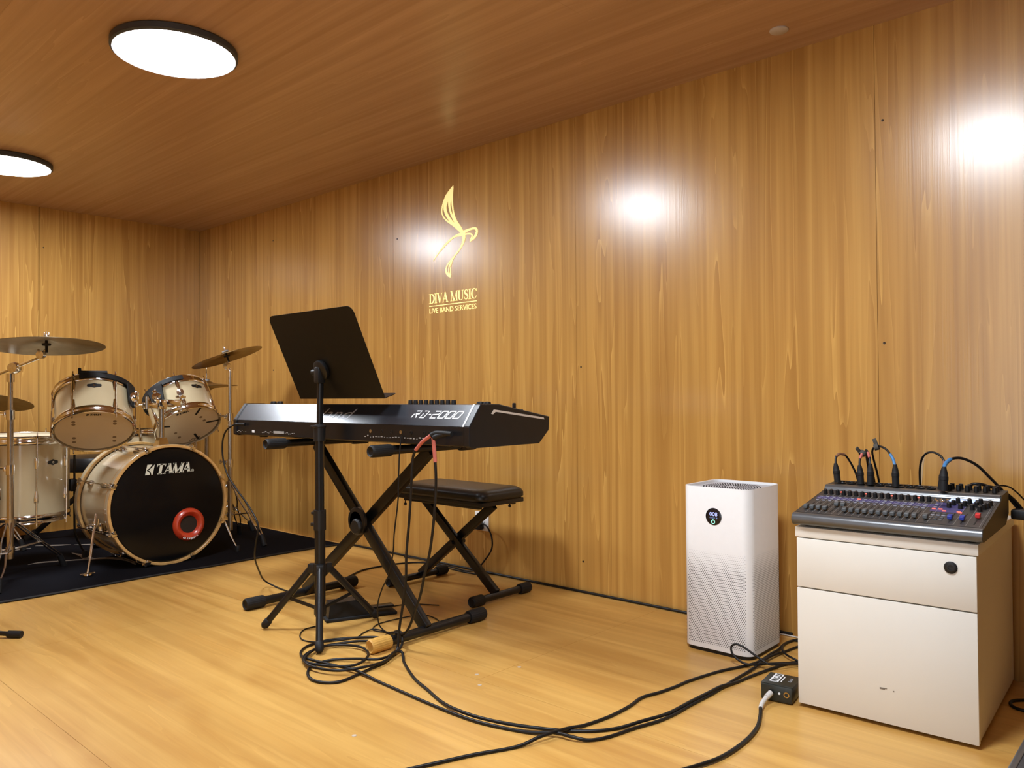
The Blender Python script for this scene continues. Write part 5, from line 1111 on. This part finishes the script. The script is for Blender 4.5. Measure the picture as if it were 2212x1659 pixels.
mixer_lead('black lead with a blue sleeve arching over the middle sockets', (-0.682,2.350,0.566), (-0.684,2.352,0.627), [(-0.684,2.352,0.622),(-0.691,2.360,0.640),(-0.701,2.367,0.654),(-0.714,2.375,0.667),(-0.730,2.380,0.674),(-0.747,2.385,0.672),(-0.758,2.395,0.658),(-0.760,2.415,0.63),(-0.757,2.445,0.57),(-0.757,2.455,0.50)], sleeves=((0,2,'sleeve_blue'),))
mixer_lead('black lead with blue sleeve falling over the right side of the mixer', (-0.553,2.315,0.566), (-0.553,2.322,0.630), [(-0.553,2.322,0.626),(-0.553,2.340,0.638),(-0.546,2.362,0.648),(-0.524,2.382,0.650),(-0.493,2.402,0.632),(-0.466,2.422,0.598),(-0.440,2.445,0.561),(-0.415,2.470,0.520),(-0.398,2.490,0.490),(-0.392,2.505,0.444),(-0.390,2.515,0.385),(-0.392,2.525,0.277),(-0.395,2.53,0.12),(-0.398,2.50,0.02)], 0.0038, sleeves=((0,2,'sleeve_blue'),), sc=1.08)
mixer_lead('black lead with brown sleeve arching back behind the mixer', (-0.566,2.345,0.566), (-0.558,2.345,0.630), [(-0.558,2.345,0.626),(-0.560,2.352,0.643),(-0.572,2.360,0.657),(-0.590,2.368,0.664),(-0.609,2.378,0.660),(-0.625,2.392,0.643),(-0.637,2.415,0.609),(-0.643,2.440,0.560),(-0.643,2.455,0.50)], sleeves=((0,1,'sleeve_brown'),))
cable('microphone_lead', 'thick black lead lying over the right rear corner of the mixer', [(-0.520,2.448,0.560),(-0.512,2.425,0.574),(-0.503,2.410,0.580),(-0.486,2.414,0.580),(-0.469,2.425,0.574),(-0.446,2.440,0.566),(-0.420,2.462,0.540),(-0.400,2.480,0.510),(-0.375,2.500,0.484),(-0.350,2.52,0.44)], 0.0042, group='plugged leads on the mixer')
cable('microphone_lead', 'thin black lead arching at the right rear of the mixer', [(-0.470,2.452,0.540),(-0.462,2.455,0.567),(-0.450,2.470,0.574),(-0.433,2.490,0.569),(-0.419,2.510,0.553),(-0.407,2.530,0.534),(-0.388,2.550,0.513),(-0.36,2.57,0.47)], 0.0022, group='plugged leads on the mixer')
for loc, d, lb in (((-0.780,2.380,0.652),(0.3,0.6,0.7),'dark fabric cable tie around the red-sleeved pair'),((-0.742,2.382,0.672),(0.9,0.1,0.3),'dark fabric cable tie on the blue-sleeved arch')):
    A = axis_frame(loc, d)
    t = thing('cable_tie', lb, 'cable tie', loc, group='fabric cable ties')
    part(t, 'band', MB().lathe([(0.0075,-0.006),(0.0095,-0.006),(0.0095,0.006),(0.0075,0.006)],18,A,closed=True), 'velcro', world=True)
    part(t, 'tail', MB().box((0.006,0.016,0.0),(0.003,0.018,0.011),0.001,A), 'velcro', world=True)
pb = thing('mixer_power_plug', 'black power connector on the right rear of the mixer', 'plug', (-0.418,2.44,0.49))
part(pb, 'body', MB().box((-0.400,2.452,0.503),(0.045,0.040,0.026),0.005), 'black_plastic', world=True)
part(pb, 'lead', MB().tube([(-0.385,2.455,0.503),(-0.350,2.462,0.500),(-0.32,2.47,0.47),(-0.31,2.48,0.30)],0.0034,8,5), 'cable_black', world=True)
cable('floor_cable', 'black cable loop on the floor behind the cabinet, right edge', [(-0.330,2.52,0.004),(-0.395,2.485,0.004),(-0.425,2.455,0.004),(-0.428,2.425,0.004),(-0.410,2.400,0.004),(-0.370,2.400,0.004),(-0.30,2.43,0.004)], 0.0042, group='cable behind the cabinet')
# grey case at the lower right corner
gc = thing('equipment_case', 'dark grey case corner at the lower right of the photo', 'case', (-0.05,1.45,0))
part(gc, 'body', MB().box((-0.050,1.46,0.100),(0.448,0.60,0.200),0.012,seg=3), 'case_grey', world=True)
part(gc, 'corner_trim', MB().box((-0.2705,1.46,0.1965),(0.012,0.56,0.010),0.003), 'mixer_grey', world=True)
part(gc, 'handle', MB().tube([(0.05,1.40,0.20),(0.05,1.41,0.225),(0.05,1.50,0.225),(0.05,1.51,0.20)],0.007,8,3), 'black_plastic', world=True)
